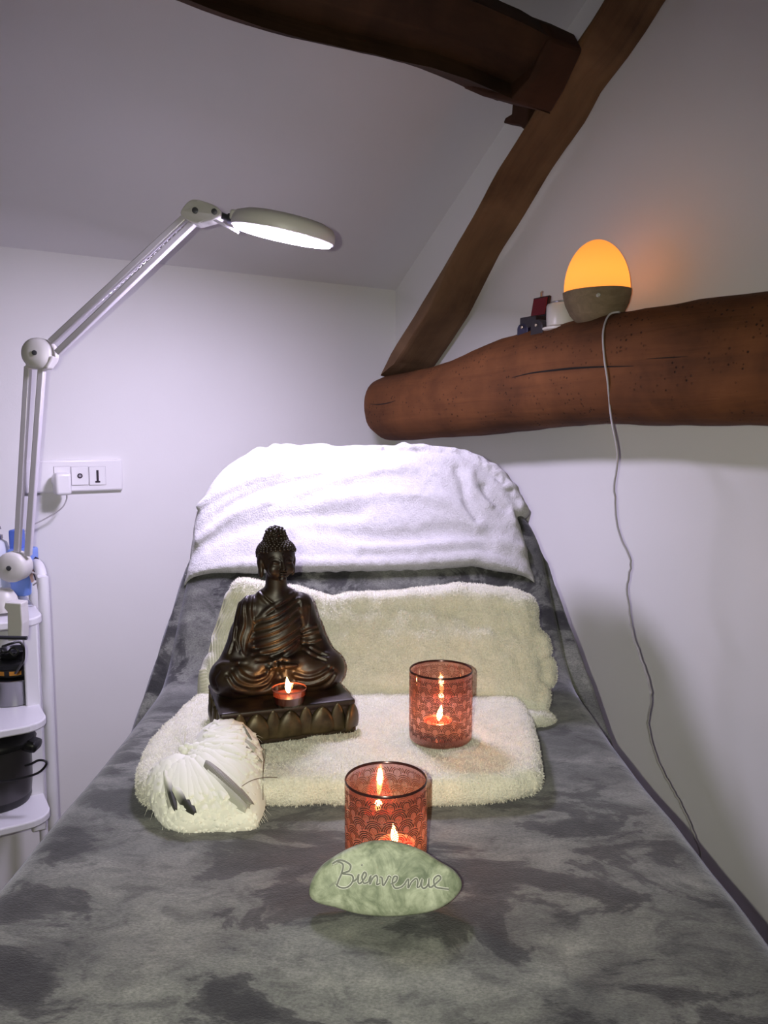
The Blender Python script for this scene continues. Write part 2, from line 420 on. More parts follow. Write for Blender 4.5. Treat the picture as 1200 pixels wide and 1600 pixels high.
o = MB().add(*loft(rings)).build('sloping_rafter', M['raft']); tag(fixn(o), 'sloping brown rafter rising from the thick beam up the white wall', 'beam')

# purlin under the roof slope and its end block
def bz(a, b, z): return R(a, b * KS, EYE + (z - EYE) * KS)
sec = [(.705, 1.938), (.760, 1.905), (.82, 1.877), (.88, 1.852), (.868, 1.888), (.925, 1.905), (.966, 1.947), (.93, 1.995), (.87, 2.03), (.80, 2.06), (.765, 2.02), (.735, 1.975)]
rings = []
for i in range(60):
    a = .16 + (2.6 - .16) * i / 59; ring = []
    g = .010 * math.sin(a * 5.2) - .006 * math.sin(a * 11)
    for k, (b_, z_) in enumerate(sec):
        dz = g
        if k in (1, 2): dz += .012 + .006 * math.sin(a * 9 + 1)
        ring.append(bz(a, b_ + .02 * (a - .2) * 0, z_ + dz + .035 * (a - .2)))
    rings.append(ring)
rings = roughen(rings, .004, 26, 5)
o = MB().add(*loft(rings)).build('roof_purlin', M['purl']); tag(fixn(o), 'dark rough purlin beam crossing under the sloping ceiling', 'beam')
M['block'] = wood('oak_block', (.030, .012, .007), (.055, .022, .012), (.08, .034, .018), E1 + Z3 * .4, 3, 16, holes=False)
# end block hugging the purlin's end against the rafter
secb = [(.71, 1.942), (.78, 1.900), (.882, 1.853), (.92, 1.886), (.972, 1.948), (.95, 1.985), (.88, 2.035), (.80, 2.064), (.74, 1.99)]
rings = []
for a in (.158, .165, .18, .20, .22, .235, .242):
    f = 1.0 if a < .24 else .97
    c_ = np.mean(secb, 0); rings.append([bz(a + (.022 if k in (0, 1, 2) else .0) * (a > .19), c_[0] + (b_ - c_[0]) * f, c_[1] + (z_ - c_[1]) * f) for k, (b_, z_) in enumerate(secb)])
o = MB().add(*loft(rings)).build('beam_block', M['block'], bevel=.006); tag(fixn(o), 'smooth brown wooden block at the junction of dark purlin and rafter', 'wooden block')
# small wedge under the block
P1 = PA(800, 150, .25); q = toab(P1)
w0 = [PA(x, y, .13) for x, y in ((802, 140), (828, 140), (824, 203), (818, 202), (810, 196), (786, 192), (789, 184), (799, 178))]
o = MB().add(*prism(w0, E1 * .03)).build('wooden_wedge', M['block'], smooth=False, bevel=.003); tag(fixn(o), 'small broken wooden wedge under the block beside the rafter', 'wooden wedge')
# ================================================================== treatment bed and its textiles
def velvet():
    m = mat('grey_plush', (.09, .09, .09), .85, Sheen_Weight=.4, Sheen_Roughness=.45); N, L, b = nodes(m)
    b.inputs['Sheen Tint'].default_value = (.75, .75, .85, 1)
    v = texco(m, (.8, 1.35, 1.1), (0, 0, .35))
    big = noisen(m, v, 3.2, 3, .55, .8); st = noisen(m, v, 10, 6, .64, .5); fine = noisen(m, v, 420, 2, .7)
    c = ramp(m, st, [(.38, (.012, .012, .012)), (.445, (.032, .032, .031)), (.475, (.095, .097, .090)), (.60, (.135, .137, .126)), (.75, (.18, .18, .165))])
    c2 = ramp(m, big, [(.40, (.42, .42, .43)), (.55, (1.1, 1.1, 1.08))]); c = mixc(m, 1.0, c, c2, 'MULTIPLY')
    st2 = noisen(m, v, 26, 5, .62, 1.0); c = mixc(m, .85, c, ramp(m, st2, [(.36, (.45, .45, .45)), (.48, (.95, .95, .95)), (.62, (1.25, 1.25, 1.22))]), 'MULTIPLY')
    c = mixc(m, .5, c, ramp(m, fine, [(.3, (.3, .3, .3)), (.7, (1.6, 1.6, 1.6))]), 'MULTIPLY')
    setc(m, c); bb = bump(m, st, .12, .004); bump(m, fine, .35, .0015, bb); return m
M['plush'] = velvet()
def terry(name, col):
    m = mat(name, col, .95, Sheen_Weight=.25); N, L, b = nodes(m); v = texco(m)
    n = noisen(m, v, 380, 3, .7); n2 = noisen(m, v, 60, 3, .6)
    c = ramp(m, n, [(.25, tuple(x * .72 for x in col)), (.65, col)]); c = mixc(m, .5, c, ramp(m, n2, [(.3, (.82, .82, .82)), (.7, (1.08, 1.08, 1.08))]), 'MULTIPLY')
    setc(m, c); bb = bump(m, n2, .5, .005); bump(m, n, .8, .003, bb); return m
M['terry_w'] = terry('white_terry', (.56, .545, .56)); M['terry_c'] = terry('cream_terry', (.82, .80, .70))
def fibre(name, col):
    m = mat(name, col, .9); N, L, b = nodes(m); t = N.new('ShaderNodeBsdfTranslucent'); t.inputs[0].default_value = (*col, 1); x = N.new('ShaderNodeMixShader'); x.inputs[0].default_value = .45
    L.new(b.outputs[0], x.inputs[1]); L.new(t.outputs[0], x.inputs[2]); L.new(x.outputs[0], N['Material Output'].inputs[0]); return m
M['fib_w'] = fibre('white_fibre', (.62, .60, .62)); M['fib_c'] = fibre('cream_fibre', (.88, .86, .77))
M['vinyl'] = mat('bed_vinyl', (.03, .03, .035), .5); M['bedmetal'] = mat('bed_metal', (.6, .6, .62), .35, .8)
BZ = .75
def bedx(Y): return -.020 - .012 * (Y - .7)
HW = .348
# path of the blanket's top surface along the bed
hy, hz_ = 1.30, BZ
ang = math.radians(53); blen = .41
path = [(-.30, BZ), (.3, BZ)] + [(y, BZ) for y in np.linspace(.45, 1.2, 8)]
path += [(1.25, BZ + .002), (1.29, BZ + .012), (1.325, BZ + .040)]
ty, tz = 1.325, BZ + .040
for i in range(1, 12): path.append((ty + math.cos(ang) * blen * i / 11, tz + math.sin(ang) * blen * i / 11))
yt, zt = path[-1]
path += [(yt + .03, zt + .012), (yt + .065, zt - .005), (yt + .08, zt - .05), (yt + .085, zt - .16), (yt + .09, zt - .3)]
pp = catmull([np.array([0, y, z]) for y, z in path], 10)
seg = np.cumsum([0] + [np.linalg.norm(pp[i + 1] - pp[i]) for i in range(len(pp) - 1)])
NV = 330; sv = np.linspace(0, seg[-1], NV); PYs = np.interp(sv, seg, [p[1] for p in pp]); PZs = np.interp(sv, seg, [p[2] for p in pp])
NU = 190; drop = .34; rc = .03
us = np.concatenate([-(HW + drop) + np.arange(45) * (drop / 45), np.linspace(-HW, HW, NU - 90), HW + (np.arange(45) + 1) * (drop / 45)])
V = []
for j in range(NV):
    y, z = PYs[j], PZs[j]; t = np.array([PYs[min(j + 1, NV - 1)] - PYs[max(j - 1, 0)], PZs[min(j + 1, NV - 1)] - PZs[max(j - 1, 0)]]); t /= np.linalg.norm(t)
    up = max(0, min(1, (z - BZ) / .36)) if y > 1.2 else 0
    hw = HW - .035 * up - (.10 * max(0, (up - .55) / .45) ** 2 if y > 1.2 else 0)
    # away from the hinge the sides hang straight down; by the backrest they slant out
    for u in us:
        s = abs(u); sg = 1 if u > 0 else -1
        if s <= HW:
            x = u * hw / HW; e = max(0, (s - (HW - rc)) / rc); dz = -rc * (1 - math.sqrt(max(0, 1 - e * e))) ; V.append((bedx(y) + x - sg * 0, y, z + dz))
        else:
            d = s - HW; f = d / drop
            rmp = min(1, max(0, (z - BZ - .01) / .10)) if y > 1.2 else 0; fl_ = .018 + .03 * rmp + .05 * up; wav = .012 * math.sin(y * 17 + sg) * f * (1 - .5 * up)
            V.append((bedx(y) + sg * (hw + fl_ * f + wav), y - .26 * rmp * f, z - rc - d * 1.0))
V = np.array(V); V[:, 2] = np.maximum(V[:, 2], BZ - drop - .05)
top = np.ones(len(V)); V[:, 2] += .0035 * wnoise(V, 11, 4, 3) + .001 * wnoise(V, 60, 5, 2); V[:, 0] += .003 * wnoise(V, 9, 6, 2)
ii = (np.arange(NV - 1)[:, None] * NU + np.arange(NU - 1)).ravel(); Q = np.stack([ii, ii + 1, ii + NU + 1, ii + NU], 1)
o = mesh_obj('plush_blanket', V, Q, M['plush']); tag(o, 'grey plush blanket draped over the treatment bed with brushed dark patches', 'blanket')
md = o.modifiers.new('thick', 'SOLIDIFY'); md.thickness = .006; md.offset = -1
# the bed itself
bed = empty('treatment_bed', (bedx(.6), .6, 0), 'treatment bed with raised backrest hidden beneath the grey plush blanket', 'bed')
mb = MB(); mb.add(*box((bedx(.5), .5, BZ - .05), (.64, 1.5, .07))); mb.build('mattress', M['vinyl'], bed, bevel=.015)
tb = np.array([0, math.cos(ang), math.sin(ang)]); nb = np.array([0, -math.sin(ang), math.cos(ang)])
c0 = np.array([bedx(1.5), 1.335, BZ + .02]) + tb * .20 - nb * .045
mb = MB(); mb.add(*box(c0, (.55, .38, .06), ((1, 0, 0), tb, nb))); mb.build('backrest', M['vinyl'], bed, bevel=.02)
mb = MB()
for sx in (-1, 1): mb.add(*box((bedx(.5) + sx * .28, .5, BZ - .11), (.04, 1.5, .04)))
for yy in (-.1, .5, 1.15): mb.add(*box((bedx(.5), yy, BZ - .11), (.6, .04, .04)))
mb.build('frame', M['bedmetal'], bed)
for sx in (-1, 1):
    for yy in (-.1, 1.15):
        mb = MB(); mb.add(*box((bedx(.5) + sx * .27, yy, (BZ - .13) / 2), (.045, .045, BZ - .13))); mb.build('leg', M['bedmetal'], bed)

# ---------------------------------------------------------------- white towel over the backrest (distance field in backrest coordinates)
OB = np.array([0, ty, tz])             # origin: foot of the backrest face
def bpt(x, y):                           # photo pixel -> point on the plane of the backrest face (offset 0)
    d = ray(x, y); t = np.dot(OB - O0, nb) / np.dot(d, nb); P = O0 + d * t; return np.array([P[0], 0, (P - OB) @ tb])
def bw(V): return OB + V[:, :1] * np.array([[1, 0, 0]]) + V[:, 1:2] * nb + V[:, 2:3] * tb
outl = [(262, 995), (272, 945), (286, 902), (296, 850), (304, 800), (322, 762), (342, 735), (372, 712), (405, 703), (480, 703), (560, 701), (640, 702), (700, 702), (738, 712), (765, 730), (790, 758), (808, 790), (822, 830), (834, 880), (850, 935), (856, 975)]
OL = catmull([bpt(*p) for p in outl], 4)
g = SDF((-.40, -.085, .0), (.36, .075, .62), .0034)
sl, X, Yc, Z = g.region((-9, -9, -9), (9, 9, 9))
poly = np.array([[p[0], p[2]] for p in OL] + [[OL[-1][0], -.2], [OL[0][0], -.2]])
X2 = X[:, 0, :] + 0 * Z[0]; Z2 = Z[:, 0, :] + 0 * X[:, 0, :]
D = np.full(X2.shape, 9.0); ins = np.zeros(X2.shape, bool)
for (x0, z0), (x1, z1) in zip(poly, np.roll(poly, -1, 0)):
    ex, ez = x1 - x0, z1 - z0; t = np.clip(((X2 - x0) * ex + (Z2 - z0) * ez) / (ex * ex + ez * ez + 1e-12), 0, 1)
    D = np.minimum(D, np.hypot(X2 - x0 - t * ex, Z2 - z0 - t * ez)); cnd = (z0 > Z2) != (z1 > Z2)
    ins ^= cnd & (X2 < (x1 - x0) * (Z2 - z0) / (z1 - z0 + 1e-12) + x0)
d2 = np.where(ins, -D, D)
yc, th_, rr = -.022, .034, .033
qx = d2[:, None, :] + rr; qy = np.abs(Yc - yc) - th_ + rr - .0
dd = np.sqrt(np.maximum(qx, 0) ** 2 + np.maximum(qy, 0) ** 2) + np.minimum(np.maximum(qx, qy), 0) - rr
g.F[:] = dd
hem = [(262, 985), (272, 935), (285, 912), (310, 900), (350, 893), (420, 890), (500, 889), (600, 888), (690, 884), (740, 880), (775, 887), (810, 897), (838, 915), (852, 950)]
HP = catmull([bpt(*p) for p in hem], 4); hx = np.array([p[0] for p in HP]); hz = np.array([p[2] for p in HP]); s_ = np.argsort(hx)
hl = np.interp(X2[:, 0], hx[s_], hz[s_])
g.F[:] = np.maximum(g.F, (hl[:, None] - Z2)[:, None, :] + 0 * Yc)
hp = [np.array([p[0], .004, p[2] + .006]) for p in HP]
hp = [p for p in hp if -.315 < p[0] < .245]
for i in range(len(hp) - 1):
    e0 = min(i, len(hp) - 2 - i); r0 = .0115 * min(1, .45 + .18 * e0); g.cap(hp[i], hp[i + 1], r0, r0, .008)
FY = .012
def bs(pts, r, dep): g.stroke([bpt(*p) + np.array([0, FY, 0]) for p in pts], r * .9, dep * 1.9)
# folds in the photo
for pts, r, dep in (([(300, 800), (345, 775), (400, 752), (440, 742)], .010, .006), ([(315, 830), (370, 790), (430, 765), (500, 752)], .010, -.005), ([(310, 850), (360, 812), (420, 790)], .010, .004),
                    ([(470, 775), (560, 745), (640, 735)], .014, .0035), ([(300, 870), (350, 840), (440, 815), (560, 808)], .016, -.004), ([(480, 830), (600, 845), (700, 835), (760, 850)], .018, -.004),
                    ([(712, 738), (722, 760), (728, 790), (745, 815)], .008, -.006), ([(735, 745), (740, 770), (765, 795)], .008, .005), ([(755, 765), (765, 785), (790, 800)], .008, -.005), ([(770, 755), (790, 785), (805, 820)], .008, .004),
                    ([(560, 862), (680, 858), (760, 850), (815, 860)], .014, .0035), ([(500, 790), (600, 778), (700, 790), (745, 830)], .016, .003), ([(400, 722), (430, 730), (470, 728)], .008, -.004)):
    bs(pts, r, dep)
# gathered top hem
rs = random.Random(4)
topl = [(396, 706), (440, 700), (500, 698), (560, 698), (620, 697), (680, 699), (720, 705), (750, 722), (775, 742), (795, 765), (812, 795)]
TPp = catmull([bpt(*p) for p in topl], 6)
for i, p in enumerate(TPp):
    k = i / len(TPp); r_ = (.010 if k < .65 else .015) + .004 * rs.random()
    g.ell((p[0], -.012 + .008 * rs.random(), p[2] + .004 * rs.uniform(-1, 1) - .004), (r_ * 1.1, r_ * 1.2, r_ * .75), .008)
g.stroke([p + np.array([0, .012, -.018]) for p in TPp[4:]], .004, -.004, smooth=False)
for i in range(0, len(TPp) - 1, 3):
    p = TPp[i]; g.stroke([p + np.array([0, .008, .008]), p + np.array([.004, .014, -.014])], .004, -.004, smooth=False)
V, Q = g.mesh(1); V = bw(V); keep = V[:, 1] < 99
nrm = vnormals(V, Q); V = V + nrm * (.0007 * wnoise(V, 180, 2, 2) + .0014 * wnoise(V, 22, 8, 2))[:, None]
bt = empty('backrest_towel', OB + np.array([bedx(1.5), 0, .2]), 'white terry towel stretched over the raised head of the bed', 'towel')
mesh_obj('towel_cloth', V, Q, M['terry_w'], bt)
fv, ff = fuzz(V, Q, 70000, .003, .0006, 1, mask=lambda c: (c[:, 1] < 1.64) * 1.0); tag(mesh_obj('terry_pile', fv, ff, M['fib_w'], bt), kind='stuff')
# small loose flap at its side
fp = [PY(x, y, 1.60) for x, y in ((812, 782), (822, 790), (831, 800), (828, 812), (824, 825), (818, 850), (812, 850))]
mb = MB(); mb.add(*prism(fp, np.array([0, .02, 0]))); o = mb.build('towel_flap', M['terry_w'], bt, bevel=.006); fixn(o)

# ---------------------------------------------------------------- thick folded cream towel leaning on the backrest
def rotx(a): c, s = math.cos(a), math.sin(a); return np.array([[1, 0, 0], [0, c, -s], [0, s, c]])
TLT = math.radians(24)
# local: x across, y depth(into the towel), z up its leaning face ; matrix columns are local axes in world
AX = np.array([[1, 0, 0], [0, math.cos(TLT), -math.sin(TLT)], [0, math.sin(TLT), math.cos(TLT)]]).T
RT0 = np.array([0, 1.115, BZ + .006])
AXy = np.array([0, math.cos(TLT), -math.sin(TLT)]); AXz = np.array([0, math.sin(TLT), math.cos(TLT)])
def rpt(x, y, off=0):
    d = ray(x, y); n = AXy; t = np.dot(RT0 + AXy * off - O0, n) / np.dot(d, n); P = O0 + d * t; return np.array([P[0], off, (P - RT0) @ AXz])
def rw(V): return RT0 + V[:, :1] * np.array([[1, 0, 0]]) + V[:, 1:2] * AXy + V[:, 2:3] * AXz
xl = rpt(318, 1000)[0]; xr = rpt(848, 1000)[0]; zt_ = rpt(600, 912)[2]; TH_ = .105
g = SDF((xl - .06, -.03, -.03), (xr + .07, TH_ + .05, zt_ + .03), .0032)
cx = (xl + xr) / 2; hwid = (xr - xl) / 2
g.rbox((cx, .030, zt_ / 2), (hwid, .030, zt_ / 2), .027)                                   # outer front layer
g.rbox((cx + .006, .074, zt_ / 2 - .006), (hwid + .002, .030, zt_ / 2 - .008), .027, .004)
for i, (z0, z1, y0, ex) in enumerate(((.10, .135, .03, .012), (.055, .10, .045, .020), (.018, .055, .03, .006), (.125, .15, .06, .006))):
    g.rbox((xr - .02, y0, (z0 + z1) / 2), (.022 + ex, .030, (z1 - z0) / 2 + .004), .016, .006)
g.ell((xr - .035, .012, .0), (.05, .03, .02), .012)
# left end: hem band tapering to the top
for p in ((312, 985), (312, 1030)): pass
for pts, r, dep in (([(842, 920), (850, 960), (846, 1010), (850, 1060), (838, 1110)], .006, -.006), ([(832, 925), (836, 980), (830, 1040), (834, 1090), (815, 1120)], .007, -.003),
                    ([(350, 925), (420, 915), (520, 922), (640, 930), (760, 935), (830, 940)], .012, .003), ([(500, 1060), (620, 1075), (740, 1090), (820, 1100)], .012, -.003),
                    ([(540, 960), (640, 1000), (760, 1000)], .03, .004), ([(700, 960), (780, 985), (840, 990)], .015, -.003)):
    g.stroke([rpt(*p) for p in pts], r, dep)
# cut the upper corner on the left where the band slants
V, Q = g.mesh(1)
f = np.clip((xl + .07 - V[:, 0]) / .07, 0, 1); zf = np.clip((V[:, 2] - .07) / (zt_ - .07), 0, 1)
V[:, 0] += f * (zf ** 1.4) * .030; V[:, 0] += -.012 * f * np.sin(np.clip(V[:, 2] / .1, 0, 1) * math.pi)
xx = (V[:, 0] - xl) / (xr - xl)
V[:, 2] += np.clip(V[:, 2] / zt_, 0, 1) * (.006 * np.sin(xx * 9 + .6) - .010 * np.clip(xx - .75, 0, 1) * 4 + .008 * np.exp(-((xx - .1) / .08) ** 2) - .010 * np.exp(-((xx - .36) / .05) ** 2))
V = rw(V); nrm = vnormals(V, Q); V = V + nrm * (.0014 * wnoise(V, 170, 12, 2) + .0028 * wnoise(V, 26, 18, 3))[:, None]
rt = empty('folded_towel', RT0 + np.array([cx, .05, 0]), 'thick folded cream towel leaning against the backrest behind the statue', 'towel')
mesh_obj('towel_cloth', V, Q, M['terry_c'], rt)
xband = rpt(352, 1000)[0]
fv, ff = fuzz(V, Q, 60000, .0036, .0008, 2, mask=lambda c: ((c[:, 0] > xband) & (c[:, 1] < 1.25)) * 1.0); tag(mesh_obj('terry_pile', fv, ff, M['fib_c'], rt), kind='stuff')
# ribbed woven band and overcast edge stitches at its left end
rtV = V; 
from mathutils.bvhtree import BVHTree
bv = BVHTree.FromPolygons([tuple(v) for v in V], [tuple(q) for q in Q])
def on_rt(x, y, lift=0):
    h_ = bv.ray_cast(Vector(O0), Vector(ray(x, y)).normalized())
    return None if h_[0] is None else np.array(h_[0]) + np.array(h_[1]) * lift * (1 if np.dot(np.array(h_[1]), ray(x, y)) < 0 else -1)
mb = MB()
for k in range(7):
    pts = []
    for i in range(16):
        t = i / 15; y = lerp(925, 1075, t); xe = 322 + 26 * max(0, 1 - t * 2.2) - 4 * math.sin(t * 3.1); p = on_rt(xe + 10 + k * 4.2, y, .0006)
        if p is not None: pts.append(p)
    if len(pts) > 3: mb.add(*tube(catmull(pts, 3), .0011, 5))
tag(mb.build('ribbed_band', M['fib_c'], rt), kind='stuff')
mb = MB()
for i in range(34):
    t = i / 33; y = lerp(918, 1082, t); xe = 318 + 30 * max(0, 1 - t * 2.2) - 5 * math.sin(t * 3.1); a = on_rt(xe + 8, y - 1.5, .001); b_ = on_rt(xe - 2, y + 1, .001)
    if a is not None and b_ is not None and np.linalg.norm(a - b_) < .03: mb.add(*tube([a, (a + b_) / 2 + np.array([0, -.0012, 0]), b_], [.0012, .0019, .0012], 6))
if mb.n: tag(mb.build('edge_stitching', M['fib_c'], rt), kind='stuff')

# ---------------------------------------------------------------- flat cream towel the statue stands on
TT = .786        # top height
outl = [(212, 1222), (228, 1178), (268, 1135), (330, 1090), (420, 1072), (560, 1070), (700, 1078), (790, 1095), (822, 1118), (838, 1160), (848, 1205), (840, 1232), (760, 1246), (640, 1248), (520, 1246), (420, 1248), (330, 1262), (260, 1262), (222, 1245)]
OLf = [PZ(*p, BZ + .016) for p in outl]; OLf = catmull(OLf, 4, True); poly = np.array([[p[0], p[1]] for p in OLf])
g = SDF((-.36, .76, BZ - .006), (.26, 1.24, TT + .022), .0032)
sl, X, Yc, Z = g.region((-9, -9, -9), (9, 9, 9)); X2 = X[:, :, 0] + 0 * Yc[:, :, 0]; Z2 = Yc[:, :, 0] + 0 * X[:, :, 0]
D = np.full(X2.shape, 9.0); ins = np.zeros(X2.shape, bool)
for (x0, z0), (x1, z1) in zip(poly, np.roll(poly, -1, 0)):
    ex, ez = x1 - x0, z1 - z0; t = np.clip(((X2 - x0) * ex + (Z2 - z0) * ez) / (ex * ex + ez * ez + 1e-12), 0, 1)
    D = np.minimum(D, np.hypot(X2 - x0 - t * ex, Z2 - z0 - t * ez)); cnd = (z0 > Z2) != (z1 > Z2)
    ins ^= cnd & (X2 < (x1 - x0) * (Z2 - z0) / (z1 - z0 + 1e-12) + x0)
d2 = np.where(ins, -D, D); P2 = np.stack([X2.ravel(), Z2.ravel(), 0 * X2.ravel()], 1)
wob = (.0022 * wnoise(P2, 16, 31, 2)).reshape(X2.shape)
# flat pads under the things that stand on it
zc = (BZ + TT) / 2 + .002; hh = (TT - BZ) / 2 - .0; rr = .0165
qx = d2[:, :, None] + rr; qz = np.abs(Z - zc - wob[:, :, None]) - hh + rr
g.F[:] = np.sqrt(np.maximum(qx, 0) ** 2 + np.maximum(qz, 0) ** 2) + np.minimum(np.maximum(qx, qz), 0) - rr
V, Q = g.mesh(1)
hid = (V[:, 2] > TT - .006)
V[:, 2] = np.where(hid, np.minimum(V[:, 2], TT + .003), V[:, 2])
nrm = vnormals(V, Q); V = V + nrm * (.0012 * wnoise(V, 170, 41, 2) + .0012 * wnoise(V, 40, 42, 2))[:, None]
ft = empty('flat_towel', (-.05, .95, BZ), 'cream terry towel lying folded flat beneath the statue and rear candle glass', 'towel')
mesh_obj('towel_cloth', V, Q, M['terry_c'], ft)
fv, ff = fuzz(V, Q, 60000, .0034, .0008, 3, mask=lambda c: (c[:, 2] > BZ + .004) * 1.0); tag(mesh_obj('terry_pile', fv, ff, M['fib_c'], ft), kind='stuff')
# ================================================================== magnifier lamp
M['lampwhite'] = mat('lamp_enamel', (.62, .60, .58), .38); M['lampdark'] = mat('lamp_screw', (.10, .10, .11), .4, .6)
M['lampmetal'] = mat('lamp_metal', (.66, .63, .68), .35, .2); M['blackjoint'] = mat('black_joint', (.03, .03, .04), .35)
m = M['led'] = mat('led_diffuser', (.9, .9, .95), .4); N, L, b = nodes(m); b.inputs['Emission Color'].default_value = (*PANEL_COLOR, 1); b.inputs['Emission Strength'].default_value = PANEL_STRENGTH
YL = 1.62
def LY(x, y):
    if x <= 62: return 1.60 - .05 * min(1, max(0, (885 - y) / 332))
    return 1.55 - .09 * min(1, (x - 62) / 250) - .03 * min(1, max(0, (x - 312) / 45))
def L3(x, y, dy=0): return PY(x, y, LY(x, y) + dy)
J1 = L3(22, 885); J2 = L3(62, 553); J3 = L3(312, 331)
lamp = empty('magnifier_lamp', J1 - np.array([0, 0, .1]), 'white articulated magnifier lamp with lit round head, clamped to the trolley', 'lamp')
def bar(a, b_, w, t):
    d = b_ - a; L_ = np.linalg.norm(d); d /= L_; n = np.array([0, 1, 0]) - d * d[1]; n /= np.linalg.norm(n); s_ = np.cross(d, n)
    return box((a + b_) / 2, (L_, w, t), (d, s_, n))
def joint(nm, c, r, axis=(0, -1, 0)):
    mb = MB(); mb.add(*lathe(c, [(r * .9, -.021), (r, -.018), (r, .010), (r * .97, .015), (r * .8, .0195), (r * .4, .0225)], 40, axis))
    o = sub(mb.build(nm, M['lampwhite'], lamp), lamp)
    mb = MB(); mb.add(*lathe(np.array(c) + np.array(axis) * .0225, [(r * .16, -.002), (r * .16, .002), (r * .08, .0025)], 16, axis)); mb.build('screw', M['lampdark'], o); return o
for a, b_, wpx in (((38, 862), (44, 573), 9), ((18, 862), (0, 0), 0)):
    pass
up = np.array([0, 0, 1.])
mb = MB(); mb.add(*bar(L3(27, 862), L3(44, 572), .0115, .014)); mb.build('arm_bar', M['lampmetal'], lamp, bevel=.002)
mb = MB(); mb.add(*bar(L3(44, 868), L3(66, 572), .0125, .014)); mb.build('arm_bar', M['lampmetal'], lamp, bevel=.002)
mb = MB(); mb.add(*bar(L3(80, 534), L3(289, 340), .012, .014)); mb.build('arm_bar', M['lampmetal'], lamp, bevel=.002)
mb = MB(); mb.add(*bar(L3(90, 551), L3(303, 348), .012, .014)); mb.build('arm_bar', M['lampmetal'], lamp, bevel=.002)
mb = MB(); p_, q_ = L3(74, 542, .012), L3(296, 346, .012); n_ = 240
mb.add(*tube([lerp(p_, q_, i / n_) + .0035 * np.array([math.cos(i * .9) * .3, math.cos(i * .9), math.sin(i * .9)]) for i in range(n_)], .0008, 4)); mb.build('tension_spring', M['lampmetal'], lamp)
joint('joint_cap', J2, .030); joint('joint_cap', J1, .031)
# skirt below the elbow cap that takes the two lower bars
mb = MB(); mb.add(*prism([L3(x, y, -.012) for x, y in ((39, 555), (39, 576), (74, 576), (84, 556))], np.array([0, .028, 0]))); fixn(mb.build('elbow_housing', M['lampwhite'], lamp, smooth=False, bevel=.003))
# upper joint housing
mb = MB(); prof_ = catmull([(281, 333), (290, 318), (301, 311), (318, 314), (336, 321), (345, 330), (341, 340), (322, 346), (308, 349), (292, 344)], 3, True)
mb.add(*prism([L3(x, y, -.017) for x, y in [(p[0], p[1]) for p in prof_]], np.array([0, .034, 0]))); uj = sub(fixn(mb.build('head_joint', M['lampwhite'], lamp, smooth=False, bevel=.003)), lamp)
mb = MB(); mb.add(*lathe(L3(305, 329, -.0215), [(.0055, -.001), (.0055, .002), (.003, .0025)], 16, (0, -1, 0))); mb.build('screw', M['lampdark'], uj); mb = MB(); mb.add(*lathe(L3(335, 331, -.0215), [(.005, -.001), (.005, .003), (.0025, .0035)], 16, (0, -1, 0))); mb.build('screw', M['lampdark'], uj)
mb = MB(); mb.add(*tube([L3(340, 334), L3(352, 339), L3(364, 342)], .0055, 12)); mb.add(*lathe(L3(369, 343), [(.001, -.016), (.009, -.014), (.009, .012), (.001, .014)], 16, (1, -.1, -.15))); mb.build('swivel', M['blackjoint'], lamp)
mb = MB(); mb.add(*bar(L3(334, 343, -.01), L3(372, 363, -.01), .004, .006)); mb.build('yoke', M['lampmetal'], lamp)
# head: round housing seen nearly edge on, tilted down to the right
HL = L3(362, 347); HR_ = L3(523, 380); HC = (HL + HR_) / 2; hr = np.linalg.norm(HR_ - HL) / 2
hx_ = (HR_ - HL) / (2 * hr); hn = np.cross(hx_, np.array([0, math.cos(math.radians(6)), math.sin(math.radians(6))])); hn /= np.linalg.norm(hn)   # points up
if hn[2] < 0: hn = -hn
mb = MB(); mb.add(*lathe(HC, [(hr * .80, .001), (hr * .93, -.0065), (hr * .985, -.004), (hr, .003), (hr * .985, .011), (hr * .93, .019), (hr * .78, .0245), (hr * .70, .0250), (hr * .66, .020), (hr * .60, .0195)], 72, hn))
hd = sub(mb.build('lamp_head', M['lampwhite'], lamp), lamp)
mb = MB(); mb.add(*lathe(HC, [(hr * .93, -.008), (hr * .84, -.0085), (hr * .5, -.0085)], 72, -hn * -1)); mb.build('light_panel', M['led'], hd)
mb = MB(); mb.add(*lathe(HC, [(hr * .66, .0205), (hr * .60, .026), (hr * .3, .028)], 48, hn)); mb.build('lens_cover', M['lampwhite'], hd)
mb = MB(); mb.add(*box(L3(369, 338), (.020, .022, .018), (hx_, np.array([0, 1, 0]), hn))); mb.build('head_bracket', M['lampwhite'], hd, bevel=.004)
# clamp that grips the trolley shelf, and base cup
mb = MB(); b0 = L3(6, 945); mb.add(*lathe(b0, [(.028, -.012), (.029, .0), (.026, .016), (.019, .028), (.012, .034)], 32)); mb.build('base_cup', M['lampwhite'], lamp)
mb = MB(); cx0 = PY(22, 946, 1.56)
mb.add(*prism([PY(x, y, 1.43) for x, y in ((8, 941), (33, 943), (33, 950), (35, 975), (34, 1000), (12, 1002), (11, 956), (6, 950))], np.array([0, .03, 0]))); cl = sub(fixn(mb.build('clamp', M['lampwhite'], lamp, smooth=False, bevel=.002)), lamp)
mb = MB(); mb.add(*tube([PY(0, 996, 1.415), PY(42, 997, 1.415)], .0035, 10)); mb.build('clamp_screw', M['blackjoint'], cl)

